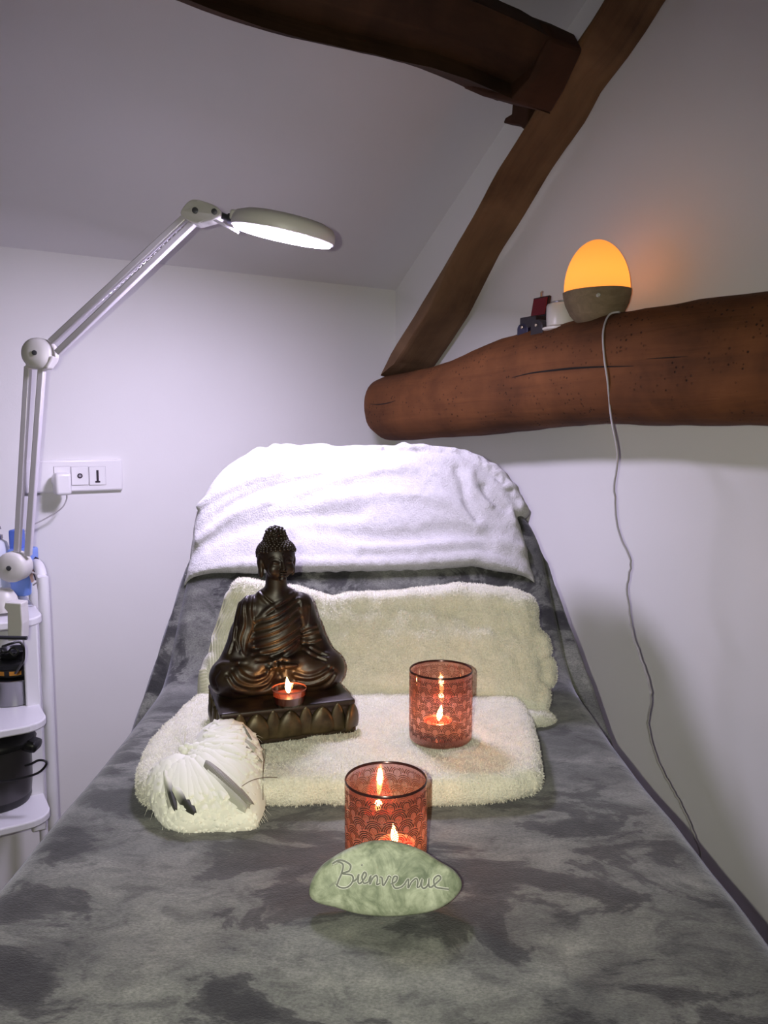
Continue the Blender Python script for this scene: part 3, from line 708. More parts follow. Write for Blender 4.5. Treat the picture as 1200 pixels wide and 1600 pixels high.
# ================================================================== trolley in the corner
M['trolley'] = mat('trolley_white', (.74, .73, .76), .35)
ZT1, ZT2, ZT3 = .80, .585, .385
kA = toab(PZ(78, 1128, ZT2)); TAx = kA[0]
trol = empty('trolley', R(TAx + .2, kA[1] - .15, 0), 'white three-tier trolley with rounded tubular handles beneath the magnifier lamp', 'trolley')
b_f = kA[1]; b_b = b_f - .33; a_r = TAx; a_l = TAx + .42
def shelf(z, nm, rf=.05, bow=.02):
    pts = []
    def corner(ca, cb, r, a0, a1):
        for i in range(7):
            t = math.radians(lerp(a0, a1, i / 6)); pts.append(R(ca + r * math.cos(t), cb + r * math.sin(t), z))
    corner(a_r + rf, b_f - rf, rf, 180, 90); corner(a_l - rf, b_f - rf, rf, 90, 0); corner(a_l - .02, b_b + .02, .02, 0, -90); corner(a_r + .02, b_b + .02, .02, 270, 180)
    mb = MB(); mb.add(*prism(pts, np.array([0, 0, -.016]))); o = sub(fixn(mb.build(nm, M['trolley'], trol, smooth=False, bevel=.003)), trol); return o
for z in (ZT1, ZT2, ZT3):
    shelf(z, 'shelf')
# two handle-posts per side, joined by the curved top
pb = PB
for a in (a_r - .018, a_l + .018):
    pts = [R(a, b_f - .13, .05), R(a, b_f - .13, .4), R(a, b_f - .13, ZT1 + .02), R(a, b_f - .14, ZT1 + .05), R(a, b_f - .165, ZT1 + .072), R(a, b_f - .20, ZT1 + .078), R(a, b_f - .24, ZT1 + .07), R(a, b_f - .262, ZT1 + .04), R(a, b_f - .265, ZT1), R(a, b_f - .265, .4), R(a, b_f - .265, .05)]
    mb = MB(); mb.add(*tube(catmull(pts, 6), .0115, 16)); mb.build('post', M['trolley'], trol)
for bb_ in (.13, .265):
    mb = MB(); mb.add(*box(R(a_r + .012, b_f - bb_, .55), (.03, .012, .5), (E1, E2, Z3))) if bb_ == .13 else mb.add(*box(R(a_r + .05, b_f - .28, (ZT1 + ZT3) / 2), (.085, .012, ZT1 - ZT3 - .02), (E1, E2, Z3))); mb.build('side_panel', M['trolley'], trol, bevel=.004)
M['rubber'] = mat('caster_rubber', (.03, .03, .03), .6)
for a in (a_r + .02, a_l - .02):
    for bb_ in (b_f - .13, b_f - .265):
        mb = MB(); mb.add(*lathe(R(a - .0, bb_, .025) - E1 * .008, [(.018, 0), (.025, .003), (.025, .013), (.018, .016)], 24, E1)); mb.build('caster', M['rubber'], trol)

def sits(x, y, z): return PZ(x, y, z)
# --- on the top shelf
M['bluebag'] = mat('blue_packaging', (.20, .33, .85), .35); M['darkprint'] = mat('print_dark', (.03, .02, .05), .5); M['skinprint'] = mat('print_skin', (.65, .42, .36), .5); M['bluelid'] = mat('blue_lid', (.10, .18, .60), .35)
bc = sits(44, 934, ZT1); rad = .026
blue = empty('blue_tub', bc + np.array([-.008, .05, 0]), 'glossy blue packaging tub with a printed dark-haired portrait on the top shelf', 'packaging')
cb_ = bc * np.array([1 + .04 / bc[1], 1, 1]) + np.array([-.008, .04, .001]); U_, W_ = np.array([1, 0, 0]), np.array([0, 1, 0])
def rrect(c, hx, hy, r, z, n=6):
    out = []
    for sx, sy, a0 in ((1, 1, 0), (-1, 1, 90), (-1, -1, 180), (1, -1, 270)):
        for i in range(n):
            t = math.radians(a0 + 90 * i / (n - 1)); out.append(np.array([c[0] + sx * (hx - r) + r * math.cos(t), c[1] + sy * (hy - r) + r * math.sin(t), c[2] + z]))
    return out
mb = MB(); mb.add(*loft([rrect(cb_, .018, .026, .010, 0), rrect(cb_, .021, .028, .012, .004), rrect(cb_, .025, .030, .012, .06), rrect(cb_, .026, .031, .012, .088), rrect(cb_, .026, .031, .012, .102), rrect(cb_, .024, .029, .010, .105)])); bl = sub(mb.build('tub', M['bluebag'], blue), blue)
mb = MB(); mb.add(*box(cb_ + np.array([-.016, .01, .125]), (.026, .03, .045))); mb.build('tall_cap', M['bluelid'], blue, bevel=.004)
def decal(pts, Yd, dirv, mname, nm, par, dy=.001):
    mb = MB(); mb.add(*prism([PY(x, y, Yd) for x, y in pts], np.array([0, dy, 0]))); o = mb.build(nm, M[mname], par, smooth=False); return o
yd = cb_[1] - .0315
decal([(50, 876), (55, 870), (60, 872), (61, 885), (60, 905), (55, 907), (52, 898), (53, 886)], yd, 0, 'darkprint', 'printed_hair', blue); decal([(47, 880), (52, 878), (53, 890), (51, 902), (53, 908), (49, 911), (46, 900)], yd, 0, 'skinprint', 'printed_face', blue)
M['frost'] = mat('milky_plastic', (.72, .74, .80), .25); M['chrome'] = mat('chrome_pump', (.35, .33, .35), .2, .9)
jc = sits(-4, 934, ZT1); jc = jc * np.array([1 + .05 / jc[1], 1, 1]) + np.array([-.005, .05, .001])
jar = empty('cotton_jar', jc, 'frosted white bottle with a dark metal top behind the lamp arm', 'bottle')
mb = MB(); mb.add(*lathe(jc, [(.030, 0), (.034, .004), (.034, .105), (.030, .118), (.020, .124)], 32)); mb.build('bottle_body', M['frost'], jar)
mb = MB(); mb.add(*lathe(jc + Z3 * .124, [(.020, 0), (.0225, .002), (.022, .010), (.013, .013), (.013, .022), (.020, .024), (.018, .030)], 24)); mb.build('pump_top', M['chrome'], jar)
# --- middle shelf: tins and jar
M['tin'] = mat('brushed_tin', (.33, .33, .34), .3, .9); M['tinlid'] = mat('tin_lid_dark', (.035, .035, .04), .3, .4); M['orange'] = mat('orange_label', (.75, .32, .05), .5)
tc_ = sits(10, 1104, ZT2); tc_ = tc_ + np.array([0, .04, .0])
tin = empty('metal_tin', tc_, 'brushed silver round tin with dark contents, lowest of the stack', 'tin')
mb = MB(); mb.add(*lathe(tc_, [(.046, 0), (.048, .002), (.048, .050), (.0495, .052), (.0495, .056), (.046, .056), (.046, .045), (.001, .045)], 40)); mb.build('tin_body', M['tin'], tin)
mb = MB(); mb.add(*lathe(tc_ + Z3 * .0455, [(.0455, 0), (.0455, .004), (.02, .006)], 40)); mb.build('contents', M['tinlid'], tin)
lc = tc_ + np.array([-.004, .02, .0565])
lid = empty('black_jar', lc, 'low black jar with an orange label band resting on the silver tin', 'jar')
mb = MB(); mb.add(*lathe(lc, [(.042, 0), (.045, .002), (.045, .018), (.046, .019), (.046, .026), (.043, .028), (.001, .027)], 40)); lo = sub(mb.build('jar_body', M['tinlid'], lid), lid)
mb = MB()
for t0, t1 in ((-82, -52), (-120, -96)):
    V_, F_ = [], []
    for i in range(9):
        t = math.radians(lerp(t0, t1, i / 8)); 
        for h in (.006, .015): V_.append(lc + np.array([math.cos(t) * .0456, math.sin(t) * .0456, h]))
    mb.add(V_, [(2 * i, 2 * i + 2, 2 * i + 3, 2 * i + 1) for i in range(8)])
mb.build('label_band', M['orange'], lo)
lc2 = lc + np.array([-.02, .03, .0285])
lid2 = empty('black_dish', lc2, 'small black dish on top of the orange-labelled jar', 'dish')
mb = MB(); mb.add(*lathe(lc2, [(.026, 0), (.034, .010), (.036, .016), (.033, .016), (.026, .006), (.001, .005)], 32)); mb.build('dish_body', M['tinlid'], lid2)
bx_ = sits(20, 1070, ZT2) + np.array([.0, .06, .035])
# clutter box at the back of the middle shelf
M['palebox'] = mat('pale_box', (.62, .63, .64), .5)
cbx = empty('storage_box', R(a_r + .17, b_b + .06, ZT2), 'pale storage box standing at the back of the middle shelf', 'box')
mb = MB(); mb.add(*box(R(a_r + .17, b_b + .06, ZT2 + .052), (.14, .08, .10), (E1, E2, Z3))); mb.build('box_body', M['palebox'], cbx, bevel=.004)
mb = MB(); mb.add(*box(R(a_r + .17, b_b + .06, ZT2 + .108), (.15, .09, .012), (E1, E2, Z3))); mb.build('box_lid', M['palebox'], cbx, bevel=.003)
# black cable looping below the clamp
M['cable_k'] = mat('black_cable', (.012, .012, .012), .45); M['cable_w'] = mat('white_cable', (.42, .40, .40), .5)
kY = 1.43
pts = [PY(4, 1010, kY), PY(16, 1006, kY - .01), PY(30, 1003, kY), PY(37, 1012, kY), PY(37, 1030, kY + .01), PY(31, 1042, kY + .03), PY(24, 1052, kY + .05)]
o = MB().add(*tube(catmull(pts, 6), .0022, 8)).build('black_cable', M['cable_k']); tag(o, 'thin black cable looping down beneath the lamp clamp onto the jars', 'cable')
pts = [PY(2, 1016, kY), PY(10, 1020, kY), PY(20, 1012, kY), PY(29, 1018, kY), PY(22, 1024, kY), PY(12, 1018, kY), PY(-6, 1022, kY)]
o = MB().add(*tube(catmull(pts, 6), .0019, 8)).build('black_cable', M['cable_k']); tag(o, 'tangled black cord bunched behind the lamp clamp', 'cable')
# --- lower shelf: dark wax warmer
M['pot'] = mat('warmer_grey', (.085, .080, .085), .32, .5); M['potk'] = mat('warmer_black', (.012, .012, .013), .4)
pc_ = sits(-16, 1262, ZT3) + np.array([0, .03, 0])
pot = empty('wax_warmer', pc_, 'round dark grey wax warmer pot on the bottom trolley shelf', 'wax warmer')
mb = MB(); mb.add(*lathe(pc_, [(.062, .012), (.070, .018), (.073, .05), (.073, .125)], 48)); mb.build('pot_body', M['pot'], pot)
mb = MB(); mb.add(*lathe(pc_, [(.056, 0), (.066, .001), (.070, .010), (.070, .02)], 48)); mb.build('pot_base', M['potk'], pot)
mb = MB(); mb.add(*lathe(pc_ + Z3 * .125, [(.073, 0), (.082, .004), (.084, .012), (.080, .020), (.05, .032), (.001, .036)], 48)); pl_ = mb.build('pot_lid', M['potk'], pot)
ha = pc_ + np.array([.082, -.005, .128]); mb = MB(); mb.add(*box(ha, (.034, .04, .024), (np.array([.95, 0, -.3]), W_, np.array([.3, 0, .95])))); mb.build('pot_handle', M['potk'], pot, bevel=.008)
kp = lambda x, y: PY(x, y, pc_[1] - .085)
o = MB().add(*tube(catmull([kp(-12, 1222), kp(18, 1219), kp(45, 1213), kp(62, 1206), kp(72, 1195), kp(70, 1189), kp(60, 1188), kp(48, 1194), PY(40, 1196, pc_[1] - .065)], 6), .0024, 8)).build('warmer_cord', M['cable_k']); tag(o, 'black power cord looping around the wax warmer pot', 'cable')

# ================================================================== wall socket on the back wall
M['plastic'] = mat('socket_plastic', (.86, .84, .86), .3); M['hole'] = mat('socket_hole', (.03, .02, .03), .8); M['groove'] = mat('socket_groove', (.35, .32, .36), .8)
def wb(x, y, b_=0.0): return PB(x, y, b_)
S0, S1 = wb(38, 744), wb(190, 742); sc_ = (S0 + S1) / 2; sl_ = np.linalg.norm(S1 - S0); sh = np.linalg.norm(wb(170, 719) - wb(170, 768))
sock = empty('wall_socket', sc_, 'white triple wall socket plate with round and slotted outlets', 'socket')
mb = MB(); mb.add(*box(sc_ + E2 * .007, (sl_, .014, sh), (E1, E2, Z3))); mb.build('plate', M['plastic'], sock, bevel=.005, seg=3)
def smod(x0, x1):
    a = wb(x0, 744, .0145); b2 = wb(x1, 743, .0145); c = (a + b2) / 2; w = np.linalg.norm(b2 - a)
    mb = MB(); mb.add(*box(c, (w, .002, .046), (E1, E2, Z3))); o = sub(mb.build('outlet_frame', M['groove'], sock), sock)
    mb = MB(); mb.add(*box(c + E2 * .001, (w - .0014, .0022, .0446), (E1, E2, Z3))); mb.build('outlet_face', M['plastic'], o, bevel=.0006); return c, o
c, o = smod(84, 110)
c, o = smod(111, 138); mb = MB(); mb.add(*lathe(c + E2 * .002, [(.0062, 0), (.0062, .0012), (.004, .0012)], 20, E2)); mb.build('round_outlet', M['hole'], o)
mb = MB(); mb.add(*lathe(c + E2 * .0031, [(.0035, 0), (.003, .001)], 16, E2)); mb.build('outlet_pin', M['groove'], o)
c, o = smod(139, 165); mb = MB(); mb.add(*box(c + E2 * .0022, (.0052, .002, .028), (E1, E2, Z3))); mb.add(*box(c + E2 * .0022 - Z3 * .0145, (.0115, .002, .004), (E1, E2, Z3))); mb.build('slot_outlet', M['hole'], o)
# charger plugged in
ch = empty('charger_plug', wb(97, 755, .03), 'small white charger plugged into the wall socket', 'charger')
c = wb(92, 750, .016); mb = MB(); mb.add(*lathe(c, [(.017, 0), (.0185, .003), (.0185, .014), (.016, .022)], 28, E2)); mb.build('plug_base', M['plastic'], ch)
c = wb(97, 756, .05); mb = MB(); mb.add(*box(c + E2 * .0, (.036, .042, .052), (E1, E2, Z3))); mb.build('charger_body', M['plastic'], ch, bevel=.007, seg=4)
cw = [wb(104, 772, .05), wb(104, 780, .05), wb(98, 792, .05), wb(85, 802, .045), wb(68, 812, .04), wb(52, 820, .04), wb(38, 830, .05), wb(20, 838, .05)]
o = MB().add(*tube(catmull(cw, 8), .0017, 8)).build('charger_cable', M['cable_w']); tag(o, 'thin white charger cable drooping from the plug towards the trolley', 'cable')
# small white cable loop round the trolley handle
hp_ = R(a_r - .018, b_f - .15, ZT1 + .03); q0 = hp_
o = MB().add(*tube(catmull([PY(44, 894, hp_[1] - .06), PY(56, 898, hp_[1] - .04), hp_ + np.array([.0, -.014, -.002]), hp_ + np.array([.0135, -.004, -.001]), hp_ + np.array([.008, .012, -.006]), PY(62, 910, hp_[1] + .04), PY(52, 914, hp_[1] + .05)], 6), .0018, 8)).build('wrapped_cable', M['cable_w']); tag(o, 'white cable end wrapped around the trolley handle tube', 'cable')

# ================================================================== on the tie beam: egg lamp, jar, jewellery box
m = M['egg'] = mat('egg_shell', (.95, .72, .42), .5); N, L, b = nodes(m)
tr = N.new('ShaderNodeBsdfTranslucent'); tr.inputs[0].default_value = (1.0, .50, .16, 1); em = N.new('ShaderNodeEmission'); em.inputs[0].default_value = (1.0, .38, .12, 1); em.inputs[1].default_value = .30
ad = N.new('ShaderNodeAddShader'); L.new(tr.outputs[0], ad.inputs[0]); L.new(em.outputs[0], ad.inputs[1]); mx = N.new('ShaderNodeMixShader'); mx.inputs[0].default_value = .85
L.new(b.outputs[0], mx.inputs[1]); L.new(ad.outputs[0], mx.inputs[2]); L.new(mx.outputs[0], N['Material Output'].inputs[0])
M['bamboo'] = wood('egg_base_wood', (.12, .085, .050), (.24, .17, .10), (.34, .26, .17), (.9, .3, .2), 6, 60, holes=False)
ac = .125
eb = PA(933, 497, ac)                      # underside
def tier(x, y): return PA(x, y, ac)
upv = (PA(930, 377, ac) - eb); upv /= np.linalg.norm(upv); el = PA(879, 466, ac); er = PA(985, 450, ac); er2 = np.linalg.norm(er - el) / 2
tot = np.linalg.norm(PA(930, 377, ac) - eb); Hs = np.linalg.norm(PA(932, 453, ac) - eb)
er2 = .0655
axis_e = np.array([0, 0, 1.0]) + E1 * -.04; axis_e /= np.linalg.norm(axis_e)
eb[2] = on_tie(933, 500)[2] + .0
topz = PA(930, 377, ac)[2] - eb[2]; midz = PA(932, 456, ac)[2] - eb[2]
egg = empty('egg_lamp', eb, 'glowing orange egg-shaped lamp with a rounded wooden base on the thick beam', 'lamp')
prof_b = [(er2 * .45, .0), (er2 * .60, .002), (er2 * .80, midz * .30), (er2 * .93, midz * .6), (er2 * .99, midz * .86), (er2, midz), (er2 * .96, midz + .001)]
V_, F_ = lathe(eb, prof_b, 56, axis_e); base_o = sub(MB().add(V_, F_).build('wooden_base', M['bamboo'], egg), egg)
prof_d = []
for i in range(22):
    t = i / 21 * math.pi / 2; prof_d.append((er2 * .965 * math.cos(t) ** 1.03 if i < 21 else .0005, midz + (topz - midz) * math.sin(t) ** .97))
MB().add(*lathe(eb, prof_d, 56, axis_e, cap=False)).build('egg_shade', M['egg'], egg)
dirb = np.array([-.05, -1, 0.]); 
MB().add(*lathe(eb + axis_e * midz * .72 + np.array([-.014, -er2 * .955, 0]), [(.0035, -.004), (.0042, .001), (.003, .0035)], 16, (0, -1, 0))).build('touch_button', mat('button_grey', (.5, .47, .42), .3), base_o)
bl_ = bpy.data.lights.new('egg_bulb', 'POINT'); bl_.energy = .19; bl_.color = (1.0, .56, .15); bl_.shadow_soft_size = .012
bo = bpy.data.objects.new('egg_bulb', bl_); COL.objects.link(bo); bo.location = [float(q) for q in (eb + axis_e * (midz + .016))]; 
# lamp cable over the beam and down the wall
cpx = [(968, 490, None), (952, 495, None), (944, 520, None), (946, 560, None), (951, 595, None), (955, 640, None)]
pts = [eb + axis_e * .012 + np.array([.030, -.03, 0])] + [on_tie(x, y, .003) for x, y, _ in cpx]
aC = .192
for x, y in ((957, 665), (965, 712), (960, 768), (967, 830), (985, 876), (980, 920), (988, 985), (1000, 1025), (1013, 1062), (1017, 1090), (1012, 1130), (1024, 1180), (1040, 1215), (1062, 1255), (1078, 1290), (1095, 1340)):
    pts.append(PA(x, y, aC - .0001 * (y - 665) * .9))
pe = pts[-1]; pts += [np.array([pe[0], pe[1], .35]), np.array([pe[0], pe[1], .08]), np.array([pe[0] - .02, pe[1] - .04, .012]), np.array([pe[0] - .06, pe[1] - .30, .006])]; cpts = catmull(pts, 7); rj = random.Random(8); cpts = [p + (np.array([rj.uniform(-1, 1) * .0011, rj.uniform(-1, 1) * .0008, 0]) if i > 60 else 0) for i, p in enumerate(cpts)]
o = MB().add(*tube(cpts, .0019, 8)).build('lamp_cable', M['cable_w']); tag(o, 'long crinkled white cable hanging from the egg lamp down past the beam', 'cable')
M['ceramic'] = mat('white_ceramic', (.75, .70, .66), .3)
jz = on_tie(878, 512); jb = PA(879, 507, .125); jb[2] = jz[2] - .002
wj = empty('white_jar', jb, 'white ceramic candle jar on a saucer tucked against the egg lamp', 'jar')
MB().add(*lathe(jb, [(.036, 0), (.043, .004), (.043, .008), (.036, .010)], 36)).build('saucer', M['ceramic'], wj)
MB().add(*lathe(jb + Z3 * .0095, [(.030, 0), (.0335, .003), (.0335, .043), (.031, .047), (.029, .043), (.001, .042)], 36)).build('jar_body', M['ceramic'], wj)
MB().add(*lathe(jb + Z3 * .054, [(.022, 0), (.026, .002), (.026, .006), (.022, .008)], 28)).build('jar_lid', M['tin'], wj)
M['navy'] = mat('navy_box', (.015, .014, .05), .4); M['redl'] = mat('red_lining', (.16, .008, .018), .8); M['blackbox'] = mat('black_box', (.015, .010, .014), .45); M['brass'] = mat('brass', (.5, .42, .3), .3, .9)
def beamtop(x, y, a):
    P = PA(x, y, a); q = toab(P); o_ = R(a, q[1], 2.0); okk, loc, nor, _ = tie_beam.ray_cast(Vector(o_), Vector((0, 0, -1))); return np.array(loc)
jbx = beamtop(838, 505, .125); ebx = E2 * .97 + E1 * .0; 
jbox = empty('jewellery_box', jbx, 'small open dark box with a red-lined lid standing on the beam', 'box')
ud, vd = -E2, -E1      # along beam to the left, towards the room
slope_t = np.array([0, 0, 1.0])
MB().add(*box(jbx + Z3 * .012 + E1 * -.006, (.050, .038, .024), (E2, E1, Z3))).build('box_body', M['blackbox'], jbox, bevel=.002)
lidc = jbx + Z3 * .046 + E1 * .012
lb = sub(MB().add(*box(lidc, (.050, .007, .046), (E2, E1 * .97 - Z3 * .2, Z3 * .97 + E1 * .2))).build('box_lid', M['blackbox'], jbox, bevel=.002), jbox)
MB().add(*box(lidc - E1 * .0042 + Z3 * .001, (.042, .003, .038), (E2, E1 * .97 - Z3 * .2, Z3 * .97 + E1 * .2))).build('red_lining', M['redl'], lb, bevel=.001)
MB().add(*tube([lidc + Z3 * .022 + E2 * 0, lidc + Z3 * .031, lidc + Z3 * .033 + E2 * .004], .002, 8)).build('clasp', M['brass'], lb)
for (x, y, a, w_, h_, lab, key) in ((816, 517, .150, .034, .020, 'tiny navy blue purse-shaped box with a gold stud, nearest the rafter', 'navy'), (838, 512, .165, .036, .026, 'rounded black trinket box with a pale stud in front of the red-lined box', 'blackbox')):
    p0 = beamtop(x, y, a); t_ = empty('trinket_box', p0, lab, 'trinket box')
    sgm = [p0 + E2 * (w_ / 2 * math.cos(t)) + Z3 * (h_ * .55 + h_ * .6 * math.sin(t)) for t in np.linspace(0, math.pi, 12)]
    MB().add(*prism([p0 + E2 * w_ / 2 - Z3 * .004, p0 + E2 * w_ / 2 + Z3 * h_ * .55] + sgm[1:-1] + [p0 - E2 * w_ / 2 + Z3 * h_ * .55, p0 - E2 * w_ / 2 - Z3 * .004], E1 * .022)).build('box_body', M[key], t_, smooth=False, bevel=.0015)
    MB().add(*lathe(p0 + Z3 * h_ * .7, [(.0035, -.001), (.0035, .002), (.001, .0035)], 14, -E1)).build('stud', M['brass'], t_)
for o_ in [x for x in bpy.data.objects if x.name.startswith('box_body')]: fixn(o_)
# ================================================================== seated statue
from mathutils.bvhtree import BVHTree
M['bronze'] = mat('dark_bronze', (.018, .010, .006), .44, .2); N, L, b = nodes(M['bronze']); v = texco(M['bronze'])
setc(M['bronze'], ramp(M['bronze'], noisen(M['bronze'], v, 45, 4), [(.35, (.010, .0036, .004)), (.65, (.028, .017, .008))])); bump(M['bronze'], noisen(M['bronze'], v, 300, 3), .15, .0006)
M['petal'] = mat('bronze_petal', (.085, .062, .030), .42, .4); v = texco(M['petal']); setc(M['petal'], ramp(M['petal'], noisen(M['petal'], v, 60, 4), [(.35, (.030, .021, .010)), (.65, (.085, .062, .030))]))
YAW = math.radians(19); SB = np.array([-.137, 1.016, TT + .002])
RZ = np.array([[math.cos(YAW), -math.sin(YAW), 0], [math.sin(YAW), math.cos(YAW), 0], [0, 0, 1]])
def s2w(V): return np.asarray(V) / 1000 @ RZ.T + SB
def w2s(P): return (np.asarray(P) - SB) @ RZ * 1000
statue = empty('seated_statue', SB, 'dark bronze seated meditating statue with curled hair on a lotus-petal pedestal', 'statue')
# pedestal
g = SDF((-95, -72, -3), (95, 72, 50), 1.3)
g.rbox((0, 0, 22), (84, 61, 21), 6); g.rbox((0, 0, 3.5), (86, 63, 4.5), 3, 2); g.rbox((0, 0, 40), (85.5, 62.5, 3.6), 3, 2)
V, Q = g.mesh(1); ped = sub(mesh_obj('pedestal', s2w(V), Q, M['bronze'], statue), statue)
def petal(px, py, ang_, W_, H_, out, z0=5):
    nu, nv = 11, 12; V_ = []; n_ = np.array([math.sin(ang_), -math.cos(ang_), 0]); t_ = np.array([math.cos(ang_), math.sin(ang_), 0])
    for j in range(nv):
        v_ = j / (nv - 1); w = W_ * (1 - v_ ** 2.3) ** .75 * (.90 + .35 * v_ * (1 - v_)) if v_ < 1 else 0
        for i in range(nu):
            u_ = i / (nu - 1) * 2 - 1; o_ = out * (1 - abs(u_) ** 2.6) ** .6 * (.55 + .45 * math.sin(min(1, v_ * 1.15) * math.pi)) + .6 * math.exp(-(u_ / .18) ** 2) * v_
            V_.append(np.array([px, py, z0 + v_ * H_]) + t_ * w * u_ + n_ * (o_ - .8))
    F_ = [(j * nu + i, j * nu + i + 1, (j + 1) * nu + i + 1, (j + 1) * nu + i) for j in range(nv - 1) for i in range(nu - 1)]
    o_ = mesh_obj('petal', s2w(V_), F_, M['petal'], ped); md = o_.modifiers.new('t', 'SOLIDIFY'); md.thickness = .001; md.offset = 1; return o_
for k in range(-2, 3):
    if abs(k) < 2: petal(k * 41, -61.5, 0, 18.5, 34, 5.5)
for k in (-1.5, -.5, .5, 1.5): petal(k * 41, -61.5, 0, 11, 36.5, 2.4)
for sx in (-1, 1):
    petal(sx * 81, -58.5, sx * math.pi / 4, 17, 34, 5.5)
    for yy in (-19, 22): petal(sx * 84.5, yy, sx * math.pi / 2, 18, 34, 5.5)
    for yy in (-39, 1.5, 42): petal(sx * 84.5, yy, sx * math.pi / 2, 11, 36.5, 2.4)
# figure
h_ = .95
g = SDF((-98, -50, 42.0), (98, 62, 205), h_)
fy = 10
def E_(c, r, k=7, **kw): g.ell((c[0], c[1] + fy, c[2]), r, k, **kw)
def C_(a, b_, ra, rb, k=6, **kw): g.cap((a[0], a[1] + fy, a[2]), (b_[0], b_[1] + fy, b_[2]), ra, rb, k, **kw)
for s in (-1, 1):
    E_((s * 44, 2, 68), (43, 37, 27), 8); E_((s * 64, -6, 66), (24, 27, 24), 10)
    C_((s * 30, 14, 78), (s * 62, -4, 72), 24, 20, 8)
    C_((s * 58, -18, 58), (s * 16, -20, 53), 13, 9, 7)
E_((0, 16, 70), (50, 32, 30), 10); C_((-14, -20, 54), (16, -20, 54), 7, 7, 5)
E_((0, 6, 108), (36, 26, 40), 12); E_((0, 5, 138), (34, 24, 32), 12)
C_((-29, 7, 155), (29, 7, 155), 15, 15, 8); C_((-15, 6, 167), (15, 6, 167), 9, 9, 9)
C_((0, 4, 165), (0, 2, 206), 15, 13, 6); E_((0, 6, 168), (24, 14, 10), 8)
for s in (-1, 1):
    C_((s * 34, 7, 152), (s * 44, 8, 118), 16, 16, 6); C_((s * 44, 8, 120), (s * 54, 4, 92), 16, 18, 6)
    C_((s * 50, 2, 98), (s * 30, -16, 84), 15, 12, 6); C_((s * 36, -15, 86), (s * 10, -24, 84), 10, 7, 4)
    E_((s * 58, 6, 84), (14, 20, 14), 8)
E_((0, -24, 83), (19, 9, 6), 3)
for k, xx in enumerate((-10, -3, 4, 11)): C_((xx - 6, -33, 82 + .5 * k), (xx + 7, -33, 84 - .3 * k), 2.6, 2.2, 1)
C_((-9, -27, 90), (0, -28, 93), 2.6, 2.3, 1.5); C_((9, -27, 90), (0, -28, 93), 2.6, 2.3, 1.5)
# point on the surface under a photo pixel
def gp(x, y):
    o_ = w2s(O0); d_ = (w2s(O0 + ray(x, y)) - o_); d_ /= np.linalg.norm(d_)
    t = 700.0
    while t < 1500:
        p = o_ + d_ * t; i = np.round((p - g.lo) / g.h).astype(int)
        if (i >= 0).all() and (i < g.n).all() and g.F[tuple(i)] < 0: return p
        t += .7
    return None
def S(pts, r, dep):
    P_ = [gp(*p) for p in catmull([np.array(p, float) for p in pts], 3)]; P_ = [p for p in P_ if p is not None]
    if len(P_) > 1: g.stroke(P_, r, dep, smooth=False)
def zq(zx, zy): return (290 + zx / 4.103, 790 + zy / 4.103)
def ZS(pts, r, dep): S([zq(*p) for p in pts], r, dep)
ZS([(462, 545), (500, 600), (545, 640), (575, 665)], 2.4, 1.6); ZS([(470, 535), (515, 590), (560, 625)], 1.4, -1.2)
ZS([(690, 560), (640, 600), (545, 655), (470, 720), (430, 760)], 2.6, 1.9); ZS([(700, 590), (640, 625), (560, 672), (480, 740)], 1.6, -1.4)
for i, (a0, b0) in enumerate((((440, 735), (715, 600)), ((435, 790), (725, 650)), ((430, 845), (735, 700)), ((425, 900), (735, 770)), ((430, 945), (725, 830)), ((450, 975), (690, 890)))):
    mx_, my_ = (a0[0] + b0[0]) / 2 + 15, (a0[1] + b0[1]) / 2 + 22
    ZS([a0, (mx_, my_), b0], 2.8, 1.7); ZS([(a0[0] + 8, a0[1] + 22), (mx_, my_ + 24), (b0[0], b0[1] + 20)], 2.0, -1.6)
for pts in ([(400, 565), (370, 640), (375, 760), (345, 860), (360, 940)], [(430, 560), (415, 660), (425, 770), (385, 880), (375, 950)], [(350, 600), (325, 700), (310, 820), (330, 920)], [(320, 780), (300, 860), (275, 940)]):
    ZS(pts, 2.6, 1.7); ZS([(x + 14, y + 4) for x, y in pts], 1.8, -1.6)
for pts in ([(735, 600), (745, 680), (760, 770)], [(800, 640), (790, 720), (760, 800)], [(745, 800), (790, 780), (840, 770)], [(735, 830), (790, 820), (850, 800)], [(750, 870), (810, 870), (870, 850)], [(730, 850), (700, 890), (640, 930)], [(800, 900), (850, 930), (910, 950)], [(760, 910), (820, 950), (900, 980)]):
    ZS(pts, 2.4, 1.6); ZS([(x - 4, y + 16) for x, y in pts], 1.7, -1.4)
# leg swags
for pts in ([(340, 1040), (370, 1090), (440, 1120), (510, 1095), (545, 1045)], [(300, 1080), (340, 1140), (430, 1170), (520, 1140), (570, 1060)], [(270, 1110), (320, 1180), (430, 1205), (530, 1185), (590, 1100)]):
    ZS(pts, 3.0, 2.6); ZS([(x, y - 26) for x, y in pts], 2.6, -2.4)
for pts in ([(700, 1090), (780, 1110), (850, 1095), (910, 1060)], [(720, 1150), (800, 1150), (880, 1120), (940, 1070)], [(760, 1190), (850, 1190), (920, 1150), (960, 1090)]):
    ZS(pts, 3.0, 2.4); ZS([(x, y - 24) for x, y in pts], 2.4, -2.2)
ZS([(580, 1010), (590, 1070), (585, 1130)], 3, -3); ZS([(610, 1010), (620, 1060), (640, 1120)], 3, 2.4)
ZS([(200, 1030), (240, 1010), (300, 1010), (380, 1000)], 3, 1.8); ZS([(210, 1060), (180, 1110), (200, 1170)], 3, -2)
g.F[:, :, 0] = np.maximum(g.F[:, :, 0], .5)
Vb, Qb = g.mesh(1)
